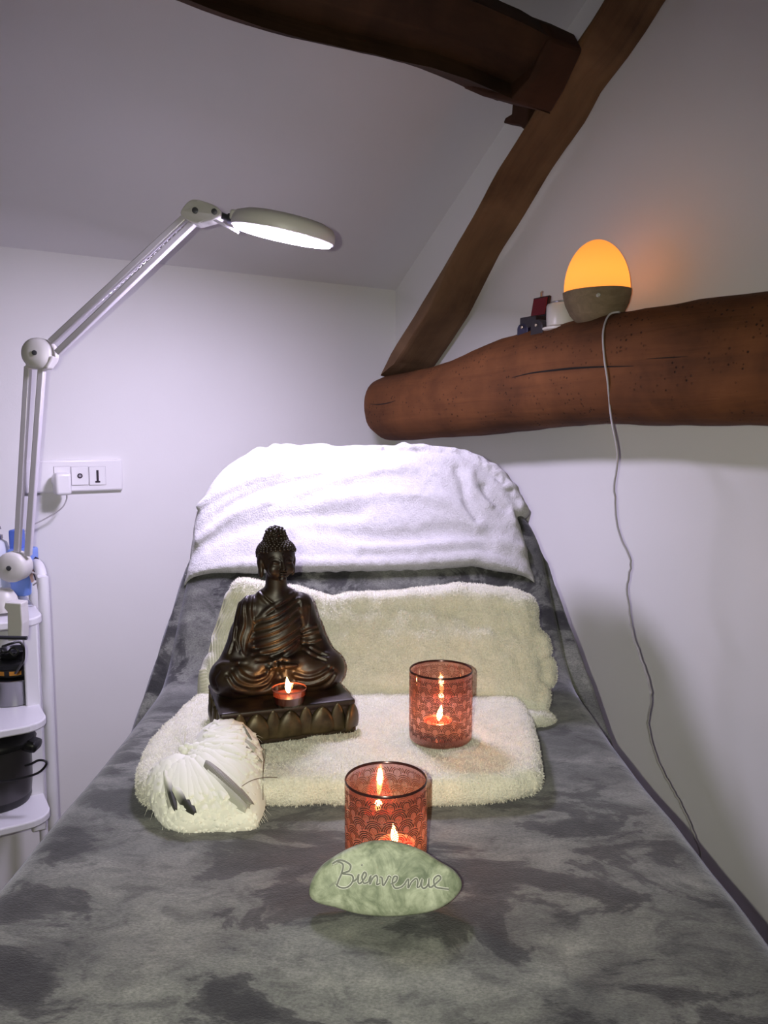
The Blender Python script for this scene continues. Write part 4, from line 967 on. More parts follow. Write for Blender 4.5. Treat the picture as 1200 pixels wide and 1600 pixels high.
# head (finer), built facing -y then turned a little further
hg = SDF((-30, -32, 182), (30, 30, 263), .55)
def HE(c, r, k=3, **kw): hg.ell(c, r, k, **kw)
HE((0, 0, 224), (23.0, 23.5, 20), 0); HE((0, -7, 212), (17.6, 18, 22), 5); HE((0, -11, 198.5), (11.5, 11, 9), 6)
HE((0, 2, 243), (13.5, 13.5, 10), 4); HE((0, 2, 250), (11.5, 11.5, 9.5), 2)
hg.cap((0, 2, 185), (0, 0, 204), 11.8, 11.5, 4)
for s in (-1, 1):
    HE((s * 9.5, -19, 205), (7, 6, 8), 4)                              # cheek
    HE((s * 8.2, -22.3, 214.2), (5.2, 2.6, 3.0), 1.2)                   # lidded eye
    hg.stroke([(s * 3.6, -25.5, 213.4), (s * 8, -25.8, 212.2), (s * 13.4, -22.2, 213.8)], .9, -.8)
    hg.stroke([(s * 3, -25.5, 216.6), (s * 8, -25.5, 218.2), (s * 13.6, -21.5, 216)], .9, -.6)
    hg.stroke([(s * 2.2, -26, 217), (s * 5, -26, 221), (s * 10, -24, 222.2), (s * 15, -19.5, 219)], 1.3, 1.2)
    HE((s * 3.0, -26.6, 204.6), (2.3, 2.6, 2.0), 1)                     # nostril wing
    # long ears
    HE((s * 20.6, 0, 213), (4.2, 6.5, 10), 2); HE((s * 20.3, -1, 200), (3.4, 5.2, 9.0), 3)
    hg.stroke([(s * 25, -2, 219), (s * 25, 2.5, 214), (s * 24.4, 1.5, 205), (s * 24, -1, 197)], 1.3, -1.3)
hg.cap((0, -23.5, 219), (0, -29.0, 205.5), 1.7, 3.0, 2.2); HE((0, -29.2, 204.8), (2.6, 2.6, 2.3), 1.2)
HE((0, -25.0, 199.6), (5.4, 2.6, 1.5), .8); HE((0, -24.6, 196.6), (4.6, 2.6, 1.6), .8)
hg.stroke([(-5.6, -25, 198.4), (-2, -27.4, 197.9), (2, -27.4, 197.9), (5.6, -25, 198.4)], .7, -1.1)
HE((0, -22.5, 191.6), (4.8, 3.6, 3.6), 2.5)
HE((0, -24.8, 224.6), (1.5, 1.4, 1.5), .4)
Vh, Qh = hg.mesh(0)
HYAW = math.radians(8); ch, sh_ = math.cos(HYAW), math.sin(HYAW)
def hrot(V):
    V = np.array(V, float) * [1.06, 1.04, 1]; V[:, 2] = 260 - (260 - V[:, 2]) * .95
    return np.stack([V[:, 0] * ch - V[:, 1] * sh_, V[:, 0] * sh_ + V[:, 1] * ch + fy, V[:, 2]], 1)
Vh2 = hrot(Vh)
fig = mesh_obj('figure', s2w(np.concatenate([Vb, Vh2])), Qb.tolist() + (Qh + len(Vb)).tolist(), M['bronze'], statue); sub(fig, statue)
# snail-shell hair curls in rows over the cap of the head
def icos(c, r):
    bm = bmesh.new(); bmesh.ops.create_icosphere(bm, subdivisions=2, radius=1); v = np.array([q.co[:] for q in bm.verts]) * r + c; f = [[q.index for q in p.verts] for p in bm.faces]; bm.free(); return v, f
bvh = BVHTree.FromPolygons([tuple(v) for v in Vh], [tuple(q) for q in Qh]); mb = MB(); cnt = 0
for ring in range(15):
    el_ = math.radians(-12 + ring * 6.9); rr_ = math.cos(el_); n_ = max(1, int(round(2 * math.pi * rr_ * 22 / 4.9)))
    for i in range(n_):
        a = 2 * math.pi * (i + .5 * (ring % 2)) / n_ + math.pi; d_ = Vector((math.sin(a) * rr_, -math.cos(a) * rr_, math.sin(el_)))
        hgt = math.degrees(el_); front = math.cos(a)
        if front > .25 and hgt < 14 + 5 * (1 - abs(math.sin(a))): continue
        if front > -.25 and hgt < 4: continue
        h0 = bvh.ray_cast(Vector((0, 0, 222)) + d_ * 60, -d_)
        if h0[0] is None: continue
        mb.add(*icos(np.array(h0[0]), 2.5)); cnt += 1
for zz, rr_, n_ in ((240, 14, 16), (244.5, 12.5, 15), (249, 11, 13), (253.5, 10, 11), (257.5, 7.5, 8)):
    for i in range(n_):
        a = 2 * math.pi * (i + .5 * (int(zz / 4) % 2)) / n_; d_ = Vector((math.sin(a), -math.cos(a), 0)); h0 = bvh.ray_cast(Vector((0, 2, zz)) + d_ * 60, -d_)
        if h0[0] is not None: mb.add(*icos(np.array(h0[0]), 2.3)); cnt += 1
allv = np.concatenate(mb.v); mb.v = [s2w(hrot(allv))]
tag(mb.build('hair_curls', M['bronze'], fig), kind='stuff')

# ================================================================== candles
m = M['flame'] = mat('flame', (1, .6, .2)); N, L, b = nodes(m); em = N.new('ShaderNodeEmission'); em.inputs[0].default_value = (1, .60, .22, 1); em.inputs[1].default_value = 16
tp = N.new('ShaderNodeBsdfTransparent'); ad = N.new('ShaderNodeAddShader'); L.new(em.outputs[0], ad.inputs[0]); L.new(tp.outputs[0], ad.inputs[1]); L.new(ad.outputs[0], N['Material Output'].inputs[0])
def thin_glass(name, tint, refl=.12, rough=.03, gcol=(1, 1, 1), scat=None):
    m = mat(name, tint); N, L, b = nodes(m); t = N.new('ShaderNodeBsdfTransparent'); t.inputs[0].default_value = (*tint, 1); gl = N.new('ShaderNodeBsdfGlossy'); gl.inputs['Roughness'].default_value = rough; gl.inputs[0].default_value = (*gcol, 1)
    lw = N.new('ShaderNodeLayerWeight'); lw.inputs[0].default_value = .35; mu = N.new('ShaderNodeMath'); mu.operation = 'MULTIPLY_ADD'; mu.inputs[1].default_value = .55; mu.inputs[2].default_value = refl; L.new(lw.outputs['Facing'], mu.inputs[0])
    mx = N.new('ShaderNodeMixShader'); L.new(mu.outputs[0], mx.inputs[0]); L.new(t.outputs[0], mx.inputs[1]); L.new(gl.outputs[0], mx.inputs[2]); 
    if scat:
        df = N.new('ShaderNodeBsdfDiffuse'); tl = N.new('ShaderNodeBsdfTranslucent'); df.inputs[0].default_value = tl.inputs[0].default_value = (*scat, 1); m1 = N.new('ShaderNodeMixShader'); m1.inputs[0].default_value = .6; L.new(df.outputs[0], m1.inputs[1]); L.new(tl.outputs[0], m1.inputs[2])
        m2 = N.new('ShaderNodeMixShader'); m2.inputs[0].default_value = .055; L.new(mx.outputs[0], m2.inputs[1]); L.new(m1.outputs[0], m2.inputs[2]); mx = m2
    L.new(mx.outputs[0], N['Material Output'].inputs[0]); return m
M['rose'] = thin_glass('rose_glass', (.92, .80, .77), .06, .06, (1, .75, .66), (.78, .42, .36)); M['rosebase'] = thin_glass('rose_glass_base', (.60, .30, .26), .12, .1, (1, .6, .5)); M['clear'] = thin_glass('clear_cup', (.80, .74, .72), .05)
M['println'] = mat('scallop_print', (.018, .006, .005), .6, .0); M['rim'] = mat('dark_rim', (.06, .025, .025), .2, .5)
M['redwax'] = mat('red_wax', (.75, .035, .03), .45, Subsurface_Weight=.5); M['redwax'].node_tree.nodes['Principled BSDF'].inputs['Subsurface Radius'].default_value = (.02, .004, .003)
M['wick'] = mat('wick', (.01, .008, .008), .9); M['tealcup'] = mat('tealight_cup', (.45, .30, .28), .3, .7)
def tealight(c, label, lean=(0, 0), red=True, r=.0185, energy=.28, group='lit tealights', zw=.012):
    t = empty('tealight', c, label, 'candle', group)
    if red:
        MB().add(*lathe(c, [(r * .93, 0), (r, .001), (r, zw + .003), (r * .96, zw + .003), (r * .96, zw - .001)], 40, cap=False)).build('cup', M['tealcup'], t)
        MB().add(*lathe(c, [(r * .93, .001), (r * .95, zw), (r * .5, zw - .0012), (.0006, zw - .0015)], 40)).build('wax', M['redwax'], t)
    else:
        MB().add(*lathe(c, [(r * .80, 0), (r * .88, .004), (r, .020), (r * 1.03, .0215), (r * .97, .021), (r * .85, .005), (.0005, .003)], 48, cap=False)).build('cup', M['clear'], t)
        MB().add(*lathe(c, [(r * .84, .0035), (r * .93, zw), (r * .5, zw - .001), (.0006, zw - .001)], 48)).build('wax', M['darkwax'], t)
        MB().add(*lathe(c + np.array([0, 0, .020]), [(r * 1.0, 0), (r * 1.035, .001), (r * 1.0, .002)], 48, cap=False)).build('cup_rim', M['rosewax'], t)
    w0 = c + np.array([0, 0, zw - .001]); w1 = w0 + np.array([lean[0] * .006, lean[1] * .006, .006]); MB().add(*tube([w0, w1], .0007, 6)).build('wick', M['wick'], t)
    ax = np.array([lean[0], lean[1], 1.0]); H = .021
    pr = [(.0006, 0), (.0022, .0022), (.0034, .0055), (.0036, .0085), (.0029, .0125), (.0017, .0165), (.0006, .0195), (.0001, H)]
    MB().add(*lathe(w1 - np.array([0, 0, .0035]), pr, 20, ax, cap=False)).build('flame', M['flame'], t)
    l_ = bpy.data.lights.new('candle_glow', 'POINT'); l_.energy = energy; l_.color = (1, .48, .18); l_.shadow_soft_size = .004; o_ = bpy.data.objects.new('candle_glow', l_); COL.objects.link(o_)
    o_.location = [float(q) for q in (w1 + np.array([lean[0] * .01, lean[1] * .01, .009]))]; return t
M['darkwax'] = mat('dark_wax', (.10, .02, .015), .3); M['rosewax'] = mat('cup_rim_rose', (.35, .12, .09), .25)
# scallop (overlapping arcs) print on a cylinder
def scallops(c, rad, z0, z1, nper=16):
    W_ = 2 * math.pi * rad / nper; Rr = W_ * .61; row = W_ * .72; mb = MB(); V_ = []; F_ = []
    nrow = int((z1 - z0) / row) + 1; 
    def pt(s, z, dr=.0003): a = s / rad; return c + np.array([math.sin(a) * (rad + dr), -math.cos(a) * (rad + dr), z])
    for k in range(nrow):
        zc = z0 + k * row
        for i in range(nper):
            sc0 = (i + .5 * (k % 2)) * W_
            for fr in (1.0, .80, .60, .42):
                r_ = Rr * fr; n_ = 12; prev = None
                for j in range(n_ + 1):
                    t = math.radians(lerp(-40, 220, j / n_)); s = sc0 + r_ * math.cos(t); z = zc + r_ * math.sin(t)
                    okk = z0 - .002 < z < z1 and abs(s - sc0) < W_ * .502
                    for kk in (1, 2):
                        if k - kk >= -1:
                            zz = zc - kk * row; off = sc0 + (.5 * W_ if kk == 1 else 0)
                            for d_ in (-W_, 0, W_):
                                if kk == 1 and math.hypot(s - off - d_, z - zz) < Rr * 1.06: okk = False
                    cur = None
                    if okk:
                        w_ = .00040; nx_, nz_ = math.cos(t), math.sin(t)
                        cur = (pt(s - nx_ * w_, z - nz_ * w_), pt(s + nx_ * w_, z + nz_ * w_))
                        if prev: n0 = len(V_); V_ += [prev[0], prev[1], cur[1], cur[0]]; F_.append((n0, n0 + 1, n0 + 2, n0 + 3))
                    prev = cur
    mb.add(V_, F_); return mb
def candle_glass(c, label, rot=0, phase=0):
    t = empty('candle_glass', c, label, 'candle holder', 'rose glass candle holders'); r, H = .0392, .088
    MB().add(*lathe(c, [(r * .93, .0), (r * .985, .002), (r, .006), (r, H - .0015), (r * .985, H), (r * .965, H - .0015), (r * .965, .012), (r * .90, .0095), (.0005, .0095)], 72, cap=True)).build('glass_wall', M['rose'], t)
    MB().add(*lathe(c, [(r * .92, .0005), (r * .975, .003), (r * .955, .009), (.0004, .009)], 64)).build('glass_base', M['rosebase'], t)
    MB().add(*lathe(c, [(r * 1.004, H - .0012), (r * 1.006, H), (r * .985, H + .0012), (r * .962, H), (r * .962, H - .0012)], 72, cap=False)).build('rim', M['rim'], t)
    o = scallops(np.zeros(3), r, .011, H - .005).build('scallop_print', M['println'], None, autosm=False); o.parent = t; o.rotation_euler = (0, 0, phase); tag(o, kind='stuff'); return t
bpy.context.view_layer.update()
blank = bpy.data.objects['plush_blanket']; bw_ = BVHTree.FromObject(blank, bpy.context.evaluated_depsgraph_get())
def bz_at(x, y, r=0):
    zs = []
    for dx, dy in ((0, 0), (r, 0), (-r, 0), (0, r), (0, -r)):
        h0 = bw_.ray_cast(Vector((x + dx, y + dy, 1.1)), Vector((0, 0, -1))); zs.append(h0[0][2] if h0[0] else BZ)
    return max(zs)
P1 = PZ(603, 1217, BZ + .092); P1[2] = bz_at(P1[0], P1[1], .035)
P1 = PZ(603, 1217, P1[2] + .088); P1[2] -= .088
candle_glass(P1, 'rose glass tealight holder with scallop print standing behind the green stone', phase=.1)
tealight(P1 + np.array([.010, -.002, .0102]), 'lit red tealight inside the glass behind the green stone', (-.12, 0), group='lit tealights')
P2 = PZ(689, 1046, TT + .003 + .088); P2[2] = TT + .003
candle_glass(P2, 'rose glass tealight holder with scallop print standing on the cream towel', phase=.35)
tealight(P2 + np.array([-.004, -.004, .0102]), 'lit red tealight inside the glass on the cream towel', (.18, 0), group='lit tealights')
P3 = s2w([[7, -42, 43.2]])[0]; P3 = PZ(452, 1096, P3[2] + .004); P3[2] = s2w([[0, 0, 43.2]])[0][2]
tealight(P3, 'tealight in a clear cup burning on the pedestal between the statue knees', (-.10, 0), red=False, r=.0212, energy=.13, group='lit tealights', zw=.013)

# ================================================================== engraved stone
m = M['stone'] = mat('green_stone', (.28, .36, .24), .6); v = texco(m, (1, 1, 1)); n1 = noisen(m, v, 38, 6, .65, 1.2); n2 = noisen(m, v, 140, 4, .6)
c_ = ramp(m, n1, [(.32, (.11, .14, .09)), (.48, (.27, .30, .22)), (.65, (.44, .47, .37))]); setc(m, mixc(m, .4, c_, ramp(m, n2, [(.35, (.5, .55, .45)), (.6, (1.1, 1.1, 1.05))]), 'MULTIPLY')); bump(m, n1, .4, .002)
so = [(483, 1398), (486, 1378), (500, 1355), (522, 1338), (548, 1324), (575, 1315), (605, 1313), (635, 1319), (662, 1330), (685, 1345), (707, 1358), (719, 1372), (722, 1384), (716, 1397), (700, 1412), (675, 1424), (640, 1430), (600, 1432), (560, 1428), (525, 1418), (495, 1410)]
yb = PZ(600, 1431, BZ + .002)[1]; zb = bz_at(0.0, yb + .006)
yb = PZ(600, 1431, zb)[1]
yt_ = P1[1] - .0392 - .0165
zt2 = None
st_n = None
# plane through the bottom line, leaning back until it rests on the glass
A0 = np.array([0, yb, zb + .0005]); 
T0 = PY(600, 1313, yt_); tv = T0 - A0; tv[0] = 0; sLn = np.linalg.norm(tv); tv /= sLn; nv_ = np.array([0, -tv[2], tv[1]])
def stp(x, y, off=0):
    d = ray(x, y); t = np.dot(A0 + nv_ * off - O0, nv_) / np.dot(d, nv_); P = O0 + d * t; return np.array([P[0], (P - A0) @ tv])
def stw(a): return A0 + np.array([1, 0, 0]) * a[0] + tv * a[1] + nv_ * a[2]
out = catmull([stp(*p) for p in so], 4, True); cen = np.mean(out, 0); rings = []
for f, hgt in ((.0, -.013), (.5, -.013), (.8, -.0115), (.93, -.009), (.985, -.005), (1.0, -.001), (.985, .0025), (.93, .0048), (.8, .0062), (.5, .0075), (.0, .0082)):
    rings.append([stw((cen[0] + (p[0] - cen[0]) * max(f, .01), cen[1] + (p[1] - cen[1]) * max(f, .01), hgt)) for p in out])
V_, F_ = loft(rings); V_ = np.array(V_); V_ = V_ + (.0006 * wnoise(V_, 120, 77, 3))[:, None] * nv_
stone = empty('welcome_stone', A0, 'flat pale green stone with engraved cursive greeting, propped against the front glass', 'stone')
so_ = sub(fixn(mesh_obj('stone_body', V_, F_, M['stone'], stone)), stone)
M['ink'] = mat('engraving_dark', (.16, .17, .15), .8); M['scratch'] = mat('engraving_light', (.62, .62, .58), .5)
bs_ = BVHTree.FromPolygons([tuple(q) for q in V_], F_)
def on_st(x, y, lift):
    h0 = bs_.ray_cast(Vector(O0), Vector(ray(x, y)).normalized()); return np.array(h0[0]) + nv_ * lift
def zt_px(zx, zy): return (470 + zx / 3.637, 1010 + zy / 3.637)
letters = {
 'B': [[(205, 1222), (240, 1240), (232, 1290), (215, 1330), (205, 1365)], [(180, 1235), (225, 1215), (280, 1240), (275, 1275), (235, 1290), (290, 1300), (295, 1335), (265, 1368), (225, 1370), (200, 1350)]],
 'i': [[(290, 1340), (318, 1322), (330, 1295), (325, 1335), (335, 1348), (350, 1335)], [(345, 1240), (350, 1246)]],
 'e': [[(350, 1335), (372, 1300), (362, 1283), (348, 1310), (358, 1345), (385, 1338)]],
 'n': [[(385, 1338), (398, 1300), (392, 1352), (408, 1318), (428, 1302), (436, 1320), (432, 1352), (450, 1345)]],
 'v': [[(450, 1310), (462, 1318), (468, 1358), (490, 1325), (500, 1305), (512, 1312)]],
 'e.001': [[(512, 1350), (540, 1335), (548, 1310), (530, 1308), (520, 1340), (535, 1372), (568, 1368), (590, 1350)]],
 'n.001': [[(590, 1350), (612, 1322), (610, 1372), (628, 1340), (655, 1318), (665, 1338), (662, 1368), (678, 1362)]],
 'u': [[(678, 1362), (690, 1322), (686, 1360), (700, 1374), (722, 1355), (728, 1318), (728, 1362), (742, 1368)]],
 'e.002': [[(742, 1368), (770, 1345), (795, 1318), (780, 1302), (756, 1325), (765, 1365), (800, 1374), (840, 1380)]]}
for nm, strokes in letters.items():
    mb = MB(); m2 = MB()
    for st_ in strokes:
        pth = catmull([np.array(p, float) for p in st_], 5)
        mb.add(*tube([on_st(*zt_px(*p), -.0006) for p in pth], .0013, 6))
        T_ = [pth[min(i + 1, len(pth) - 1)] - pth[max(i - 1, 0)] for i in range(len(pth))]
        for sgn in (-1, 1):
            pp2 = [p + sgn * np.array([-t[1], t[0]]) / (np.linalg.norm(t) + 1e-9) * 6.5 for p, t in zip(pth, T_)]
            m2.add(*tube([on_st(*zt_px(*p), .0001) for p in pp2], .00032, 5))
    lo_ = mb.build('letter', M['ink'], so_); 
    for v_ in m2.v: pass
    l2 = m2.build('letter_outline', M['scratch'], so_)
    if nm == 'B':
        hb = MB(); 
        for k in range(7): hb.add(*tube([on_st(*zt_px(178 + k * 9, 1248 - k * 3), .0001), on_st(*zt_px(196 + k * 9, 1225 - k * 2), .0001)], .00025, 4))
        for k in range(6): hb.add(*tube([on_st(*zt_px(160 + k * 8, 1372 - k * 5), .0001), on_st(*zt_px(172 + k * 8, 1350 - k * 5), .0001)], .00022, 4))
        tag(hb.build('hatching', M['ink'], so_), kind='stuff')

# ================================================================== feather heart
def feather_mat(name, c0, c1, c2=None, scale=900, bands=False):
    m = mat(name, c0, .55, Sheen_Weight=.2); N, L, b = nodes(m); tc = N.new('ShaderNodeTexCoord'); sp = N.new('ShaderNodeSeparateXYZ'); L.new(tc.outputs['UV'], sp.inputs[0])
    w = N.new('ShaderNodeTexWave'); w.inputs['Scale'].default_value = 6; w.inputs['Distortion'].default_value = 2.0; w.inputs['Detail'].default_value = 2
    mp = N.new('ShaderNodeMapping'); mp.inputs['Scale'].default_value = (1.5, 7, 1) if not bands else (1.2, 3.2, 1); mp.inputs['Rotation'].default_value = (0, 0, .5); L.new(tc.outputs['UV'], mp.inputs[0]); L.new(mp.outputs[0], w.inputs['Vector'])
    c = ramp(m, w.outputs['Fac'], [(.2, c0), (.8, c1)])
    if c2 is not None: c = mixc(m, ramp(m, sp.outputs[1], [(.15, (1, 1, 1)), (.5, (0, 0, 0))]), c, c2)
    setc(m, c); bump(m, w.outputs['Fac'], .15, .0004)
    tr = N.new('ShaderNodeBsdfTranslucent'); L.new(c, tr.inputs[0]); mx = N.new('ShaderNodeMixShader'); mx.inputs[0].default_value = .12; L.new(b.outputs[0], mx.inputs[1]); L.new(tr.outputs[0], mx.inputs[2]); L.new(mx.outputs[0], N['Material Output'].inputs[0]); return m
M['fw'] = feather_mat('white_feather', (.86, .85, .77), (.92, .91, .83)); M['fp'] = feather_mat('speckled_feather', (.10, .095, .08), (.42, .40, .34), bands=True); M['fd'] = feather_mat('black_feather', (.012, .012, .010), (.05, .05, .04), (.7, .7, .6))
M['fg'] = feather_mat('grey_feather', (.36, .36, .31), (.55, .54, .46), (.75, .74, .66))
def feather_mesh(seed, Lf=1.0, Wf=.3, cup=.12, bend=.15, jg=1.0):
    rs_ = np.random.RandomState(seed); nu, nv = 7, 18; V_ = []; uv = []; sp_ = sorted(rs_.uniform(.35, .98, 3))
    for j in range(nv):
        v_ = j / (nv - 1); w = Wf * .5 * (math.sin(math.pi * min(1, v_ * .93 + .07) ** .8) ** .65) * (1 - .1 * v_)
        for i in range(nu):
            u_ = i / (nu - 1) * 2 - 1; jag = jg * rs_.uniform(-.025, .02) if abs(u_) > .99 else 0
            V_.append((u_ * w + jag * .6, v_ * Lf + .05 * abs(u_) * (1 if v_ < .95 else -1) + jag, bend * math.sin(v_ * math.pi * .9) - cup * u_ * u_ * w / Wf * 2 + .02 * (1 - abs(u_)))); uv.append((u_ * .5 + .5, v_))
    F_ = [(j * nu + i, j * nu + i + 1, (j + 1) * nu + i + 1, (j + 1) * nu + i) for j in range(nv - 1) for i in range(nu - 1)]
    n0 = len(V_)
    return V_, F_, uv
def feather_data(key, seed, **kw):
    V_, F_, uv = feather_mesh(seed, **kw); me = bpy.data.meshes.new('feather'); me.from_pydata([tuple(map(float, q)) for q in V_], [], F_); ul = me.uv_layers.new()
    for lp in me.loops: ul.data[lp.index].uv = uv[lp.vertex_index]
    me.materials.append(M[key]); me.polygons.foreach_set('use_smooth', [True] * len(me.polygons)); return me
# heart frame: X to the right, U up the slope (away from the camera), N out of it
HA = PZ(300, 1288, BZ + .008); HA[2] = bz_at(HA[0], HA[1]) + .002
hs = math.radians(24); HU = np.array([.0, math.cos(hs), math.sin(hs)]); HN = np.array([0, -math.sin(hs), math.cos(hs)]); HX = np.array([1.0, 0, 0])
def hpt(x, y, off=.014):
    d = ray(x, y); t = np.dot(HA + HN * off - O0, HN) / np.dot(d, HN); P = O0 + d * t; return np.array([(P - HA)[0], (P - HA) @ HU])
ho = [(292, 1172), (300, 1150), (318, 1128), (345, 1117), (375, 1120), (398, 1138), (409, 1165), (411, 1200), (409, 1240), (404, 1268), (394, 1281), (360, 1284), (320, 1283), (285, 1286), (255, 1275), (235, 1250), (226, 1222), (230, 1198), (246, 1182), (270, 1172)]
HO = np.array([hpt(*p) for p in catmull([np.array(p, float) for p in ho], 4, True)]); hc = hpt(325, 1215)
g = SDF((HO[:, 0].min() - .01, HO[:, 1].min() - .01, -.022), (HO[:, 0].max() + .01, HO[:, 1].max() + .01, .03), .0022)
sl, X, Yc, Z = g.region((-9, -9, -9), (9, 9, 9)); X2 = X[:, :, 0] + 0 * Yc[:, :, 0]; Y2 = Yc[:, :, 0] + 0 * X[:, :, 0]; D = np.full(X2.shape, 9.0); ins = np.zeros(X2.shape, bool)
for (x0, z0), (x1, z1) in zip(HO, np.roll(HO, -1, 0)):
    ex, ez = x1 - x0, z1 - z0; t = np.clip(((X2 - x0) * ex + (Y2 - z0) * ez) / (ex * ex + ez * ez + 1e-12), 0, 1); D = np.minimum(D, np.hypot(X2 - x0 - t * ex, Y2 - z0 - t * ez)); cnd = (z0 > Y2) != (z1 > Y2); ins ^= cnd & (X2 < (x1 - x0) * (Y2 - z0) / (z1 - z0 + 1e-12) + x0)
dist = np.where(ins, D, 0); hh = .021 * np.sqrt(np.clip(1 - (1 - np.clip(dist / .032, 0, 1)) ** 2, 0, 1)) + .0005
g.F[:] = np.where(ins[:, :, None], np.maximum(Z - hh[:, :, None], -Z - np.minimum(hh, .012)[:, :, None]) * .6, np.maximum(D, .001)[:, :, None])
Vc, Qc = g.mesh(4); Wc = HA + Vc[:, :1] * HX + Vc[:, 1:2] * HU + Vc[:, 2:] * HN
heart = empty('feather_heart', HA, 'white feather-covered heart with a few speckled and black feathers beside the statue', 'heart decoration')
mesh_obj('heart_body', Wc, Qc, M['fw'], heart)
bh = BVHTree.FromPolygons([tuple(q) for q in Wc], [tuple(q) for q in Qc])
notch = hpt(290, 1170)
protos = [feather_data('fw', s_, Wf=w_, cup=.07, bend=b_) for s_, w_, b_ in ((1, .55, .02), (2, .62, .035), (3, .48, .02), (4, .7, .03), (5, .58, .04))]
pg_ = feather_data('fg', 6, Wf=.45, cup=.08, bend=.03)
def place(me, a, dirv, Lf, lift, nm='feather', roll=0, wscale=1.0, lab=None):
    p3 = HA + HX * a[0] + HU * a[1] + HN * .1; h0 = bh.ray_cast(Vector(p3), Vector(-HN))
    if h0[0] is None: return None
    base = np.array(h0[0]); mid = np.array(a) + np.array(dirv) * Lf * .8; h1 = bh.ray_cast(Vector(HA + HX * mid[0] + HU * mid[1] + HN * .1), Vector(-HN))
    if h1[0] is not None: tip = np.array(h1[0])
    else:
        tip = HA + HX * mid[0] + HU * mid[1] + HN * -.006
    n0 = np.array(h0[1]); n0 *= 1 if n0 @ HN > 0 else -1
    yv = tip - base; yv /= np.linalg.norm(yv); zv = n0 * .7 + HN * .5; zv -= yv * (zv @ yv); zv /= np.linalg.norm(zv); xv = np.cross(yv, zv)
    c_, s_ = math.cos(roll), math.sin(roll); xv, zv = xv * c_ + zv * s_, zv * c_ - xv * s_
    o = bpy.data.objects.new(nm, me); COL.objects.link(o); Mx = Matrix(((xv[0] * Lf * wscale, yv[0] * Lf, zv[0] * Lf, base[0] + n0[0] * lift - heart.location[0]), (xv[1] * Lf * wscale, yv[1] * Lf, zv[1] * Lf, base[1] + n0[1] * lift - heart.location[1]), (xv[2] * Lf * wscale, yv[2] * Lf, zv[2] * Lf, base[2] + n0[2] * lift - heart.location[2]), (0, 0, 0, 1)))
    o.parent = heart; o.matrix_basis = Mx
    if lab: o['label'] = lab
    return o
rs_ = np.random.RandomState(5)
def cam_hit(x, y):
    h0 = bh.ray_cast(Vector(O0), Vector(ray(x, y)).normalized())
    if h0[0] is None: return None
    n_ = np.array(h0[1]); n_ *= -1 if n_ @ ray(x, y) > 0 else 1
    return np.array(h0[0]), n_
def place2(me, x0, y0, x1, y1, lift, roll=0, ws=1.0, lab=None):
    a = cam_hit(x0, y0)
    if a is None: return
    for f_ in (1, .85, .7, .55, .4):
        b_ = cam_hit(x0 + (x1 - x0) * f_, y0 + (y1 - y0) * f_)
        if b_ is not None: break
    if b_ is None: return
    base, n0 = a; tip, n1 = b_; yv = tip - base; Lf = np.linalg.norm(yv)
    if Lf < .006: return
    yv /= Lf; Lf *= 1.06; zv = n0 + n1; zv -= yv * (zv @ yv); zv /= np.linalg.norm(zv); xv = np.cross(yv, zv)
    c_, s_ = math.cos(roll), math.sin(roll); xv, zv = xv * c_ + zv * s_, zv * c_ - xv * s_
    w_ = max(Lf, .030) * ws; p_ = base + n0 * lift - np.array(heart.location)
    o = bpy.data.objects.new('feather', me); COL.objects.link(o); o.parent = heart
    o.matrix_basis = Matrix(((xv[0] * w_, yv[0] * Lf, zv[0] * Lf, p_[0]), (xv[1] * w_, yv[1] * Lf, zv[1] * Lf, p_[1]), (xv[2] * w_, yv[2] * Lf, zv[2] * Lf, p_[2]), (0, 0, 0, 1)))
    if lab: o['label'] = lab
    return o
pts_ = []; tries = 0
while len(pts_) < 250 and tries < 9000:
    tries += 1; p = np.array([rs_.uniform(224, 412), rs_.uniform(1114, 1292)])
    if cam_hit(*p) is None or min([np.linalg.norm(p - q) for q in pts_] or [99]) < 8.5: continue
    pts_.append(p)
NP = np.array([290., 1168.]); pts_.sort(key=lambda p: -np.linalg.norm(p - NP))
for k, p in enumerate(pts_):
    v_ = p - NP; dn = np.linalg.norm(v_) + 1e-6; v_ = v_ / dn; tipd = np.array([360., 1330.]) - p; tipd /= np.linalg.norm(tipd)
    w_ = min(1, dn / 150) * .5; dv = v_ * (1 - w_) + tipd * w_ + rs_.normal(size=2) * .10; dv /= np.linalg.norm(dv); L_ = rs_.uniform(44, 66); q = p + dv * L_ * .45; p = p - dv * min(L_ * .55, dn * .9)
    place2(protos[k % 5], p[0], p[1], q[0], q[1], .0003 + .0012 * (k / len(pts_)), roll=rs_.normal() * .03)
# greyish, speckled and black accent feathers seen in the photo
def accent(me, x0, y0, x1, y1, lift, ws, lab, off=.020, roll=0):
    place2(me, x0, y0, x1, y1, lift * .62, roll=roll, ws=ws, lab=lab)
mp_ = feather_data('fp', 11, Wf=.30, cup=.10, bend=.03, jg=.08); md_ = feather_data('fd', 12, Wf=.26, cup=.08, bend=.03, jg=.12)
accent(mp_, 322, 1194, 391, 1260, .0075, 1.05, 'dark speckled feather'); accent(pg_, 326, 1205, 384, 1266, .0055, .8, 'pale grey feather')
accent(md_, 260, 1216, 276, 1268, .007, .85, 'black feather'); accent(md_, 272, 1234, 305, 1274, .0075, 1.3, 'black feather'); accent(pg_, 258, 1205, 266, 1262, .0034, .5, 'grey feather')
accent(pg_, 335, 1128, 398, 1172, .0036, .8, 'pale grey feather'); accent(mp_, 384, 1168, 408, 1192, .0036, .9, 'brown speckled feather'); accent(pg_, 300, 1175, 332, 1200, .0036, .9, 'grey feather'); accent(mp_, 378, 1134, 392, 1158, .0036, .35, 'dark thin feather')
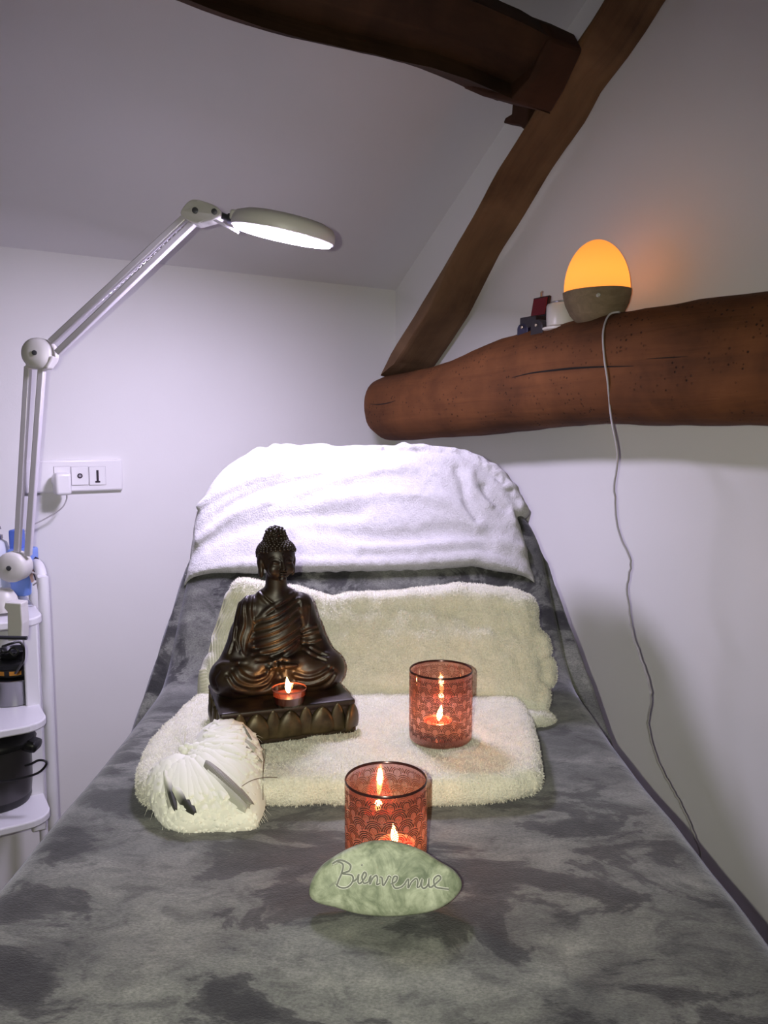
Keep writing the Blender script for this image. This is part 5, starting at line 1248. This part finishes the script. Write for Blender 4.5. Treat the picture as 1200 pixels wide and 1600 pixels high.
accent(protos[1], 300, 1168, 392, 1140, .0042, .8, None); accent(protos[0], 300, 1172, 352, 1250, .0042, .7, None); accent(protos[3], 280, 1180, 262, 1236, .004, .8, None); accent(protos[2], 285, 1178, 312, 1262, .004, .8, None); accent(protos[4], 305, 1165, 400, 1185, .0042, .8, None)
# wispy barbs, hanging thread and the little knot at the cleft
def hw(x, y, off): a = hpt(x, y, off); return HA + HX * a[0] + HU * a[1] + HN * off
mb = MB()
for _ in range(80):
    k = rs_.randint(len(HO)); p = HO[k]; v_ = p - hc; v_ /= np.linalg.norm(v_); d_ = v_ * .5 + (p - notch) / (np.linalg.norm(p - notch) + 1e-6) * .6 + rs_.normal(size=2) * .25; L_ = rs_.uniform(.006, .016); q0 = p - d_ * L_ * .8; of = rs_.uniform(.0, .012)
    mb.add(*tube([HA + HX * (q0 + d_ * L_ * f_)[0] + HU * (q0 + d_ * L_ * f_)[1] + HN * (of - .01 * f_ * f_) for f_ in (0, .5, 1, 1.35)], [.00025, .00025, .0002, .00005], 4))
tag(mb.build('loose_barbs', M['fw'], heart), kind='stuff')
mb = MB()
for x, y in ((284, 1170), (292, 1166), (288, 1174), (298, 1168)): mb.add(*icos(hw(x, y, .012), .0045))
tag(mb.build('cleft_down', M['fw'], heart), kind='stuff')
M['thread'] = mat('brown_thread', (.12, .08, .05), .7)
MB().add(*tube(catmull([hw(376, 1230, .022), hw(392, 1220, .026), hw(412, 1215, .026), hw(433, 1215, .024)], 5), .0004, 5)).build('thread', M['thread'], heart)
MB().add(*tube(catmull([hw(411, 1250, .006), hw(411, 1210, .012), hw(413, 1170, .016)], 5), .0004, 5)).build('thread', M['thread'], heart)
mb = MB()
for x0, y0, x1, y1 in ((286, 1164, 262, 1138), (284, 1166, 276, 1140), (288, 1163, 290, 1136)): mb.add(*tube([hw(x0, y0, .012), hw((x0 + x1) / 2, (y0 + y1) / 2, .018), hw(x1, y1, .022)], [.0005, .0006, .0001], 4))
tag(mb.build('sparse_barbs', M['fg'], heart), kind='stuff')
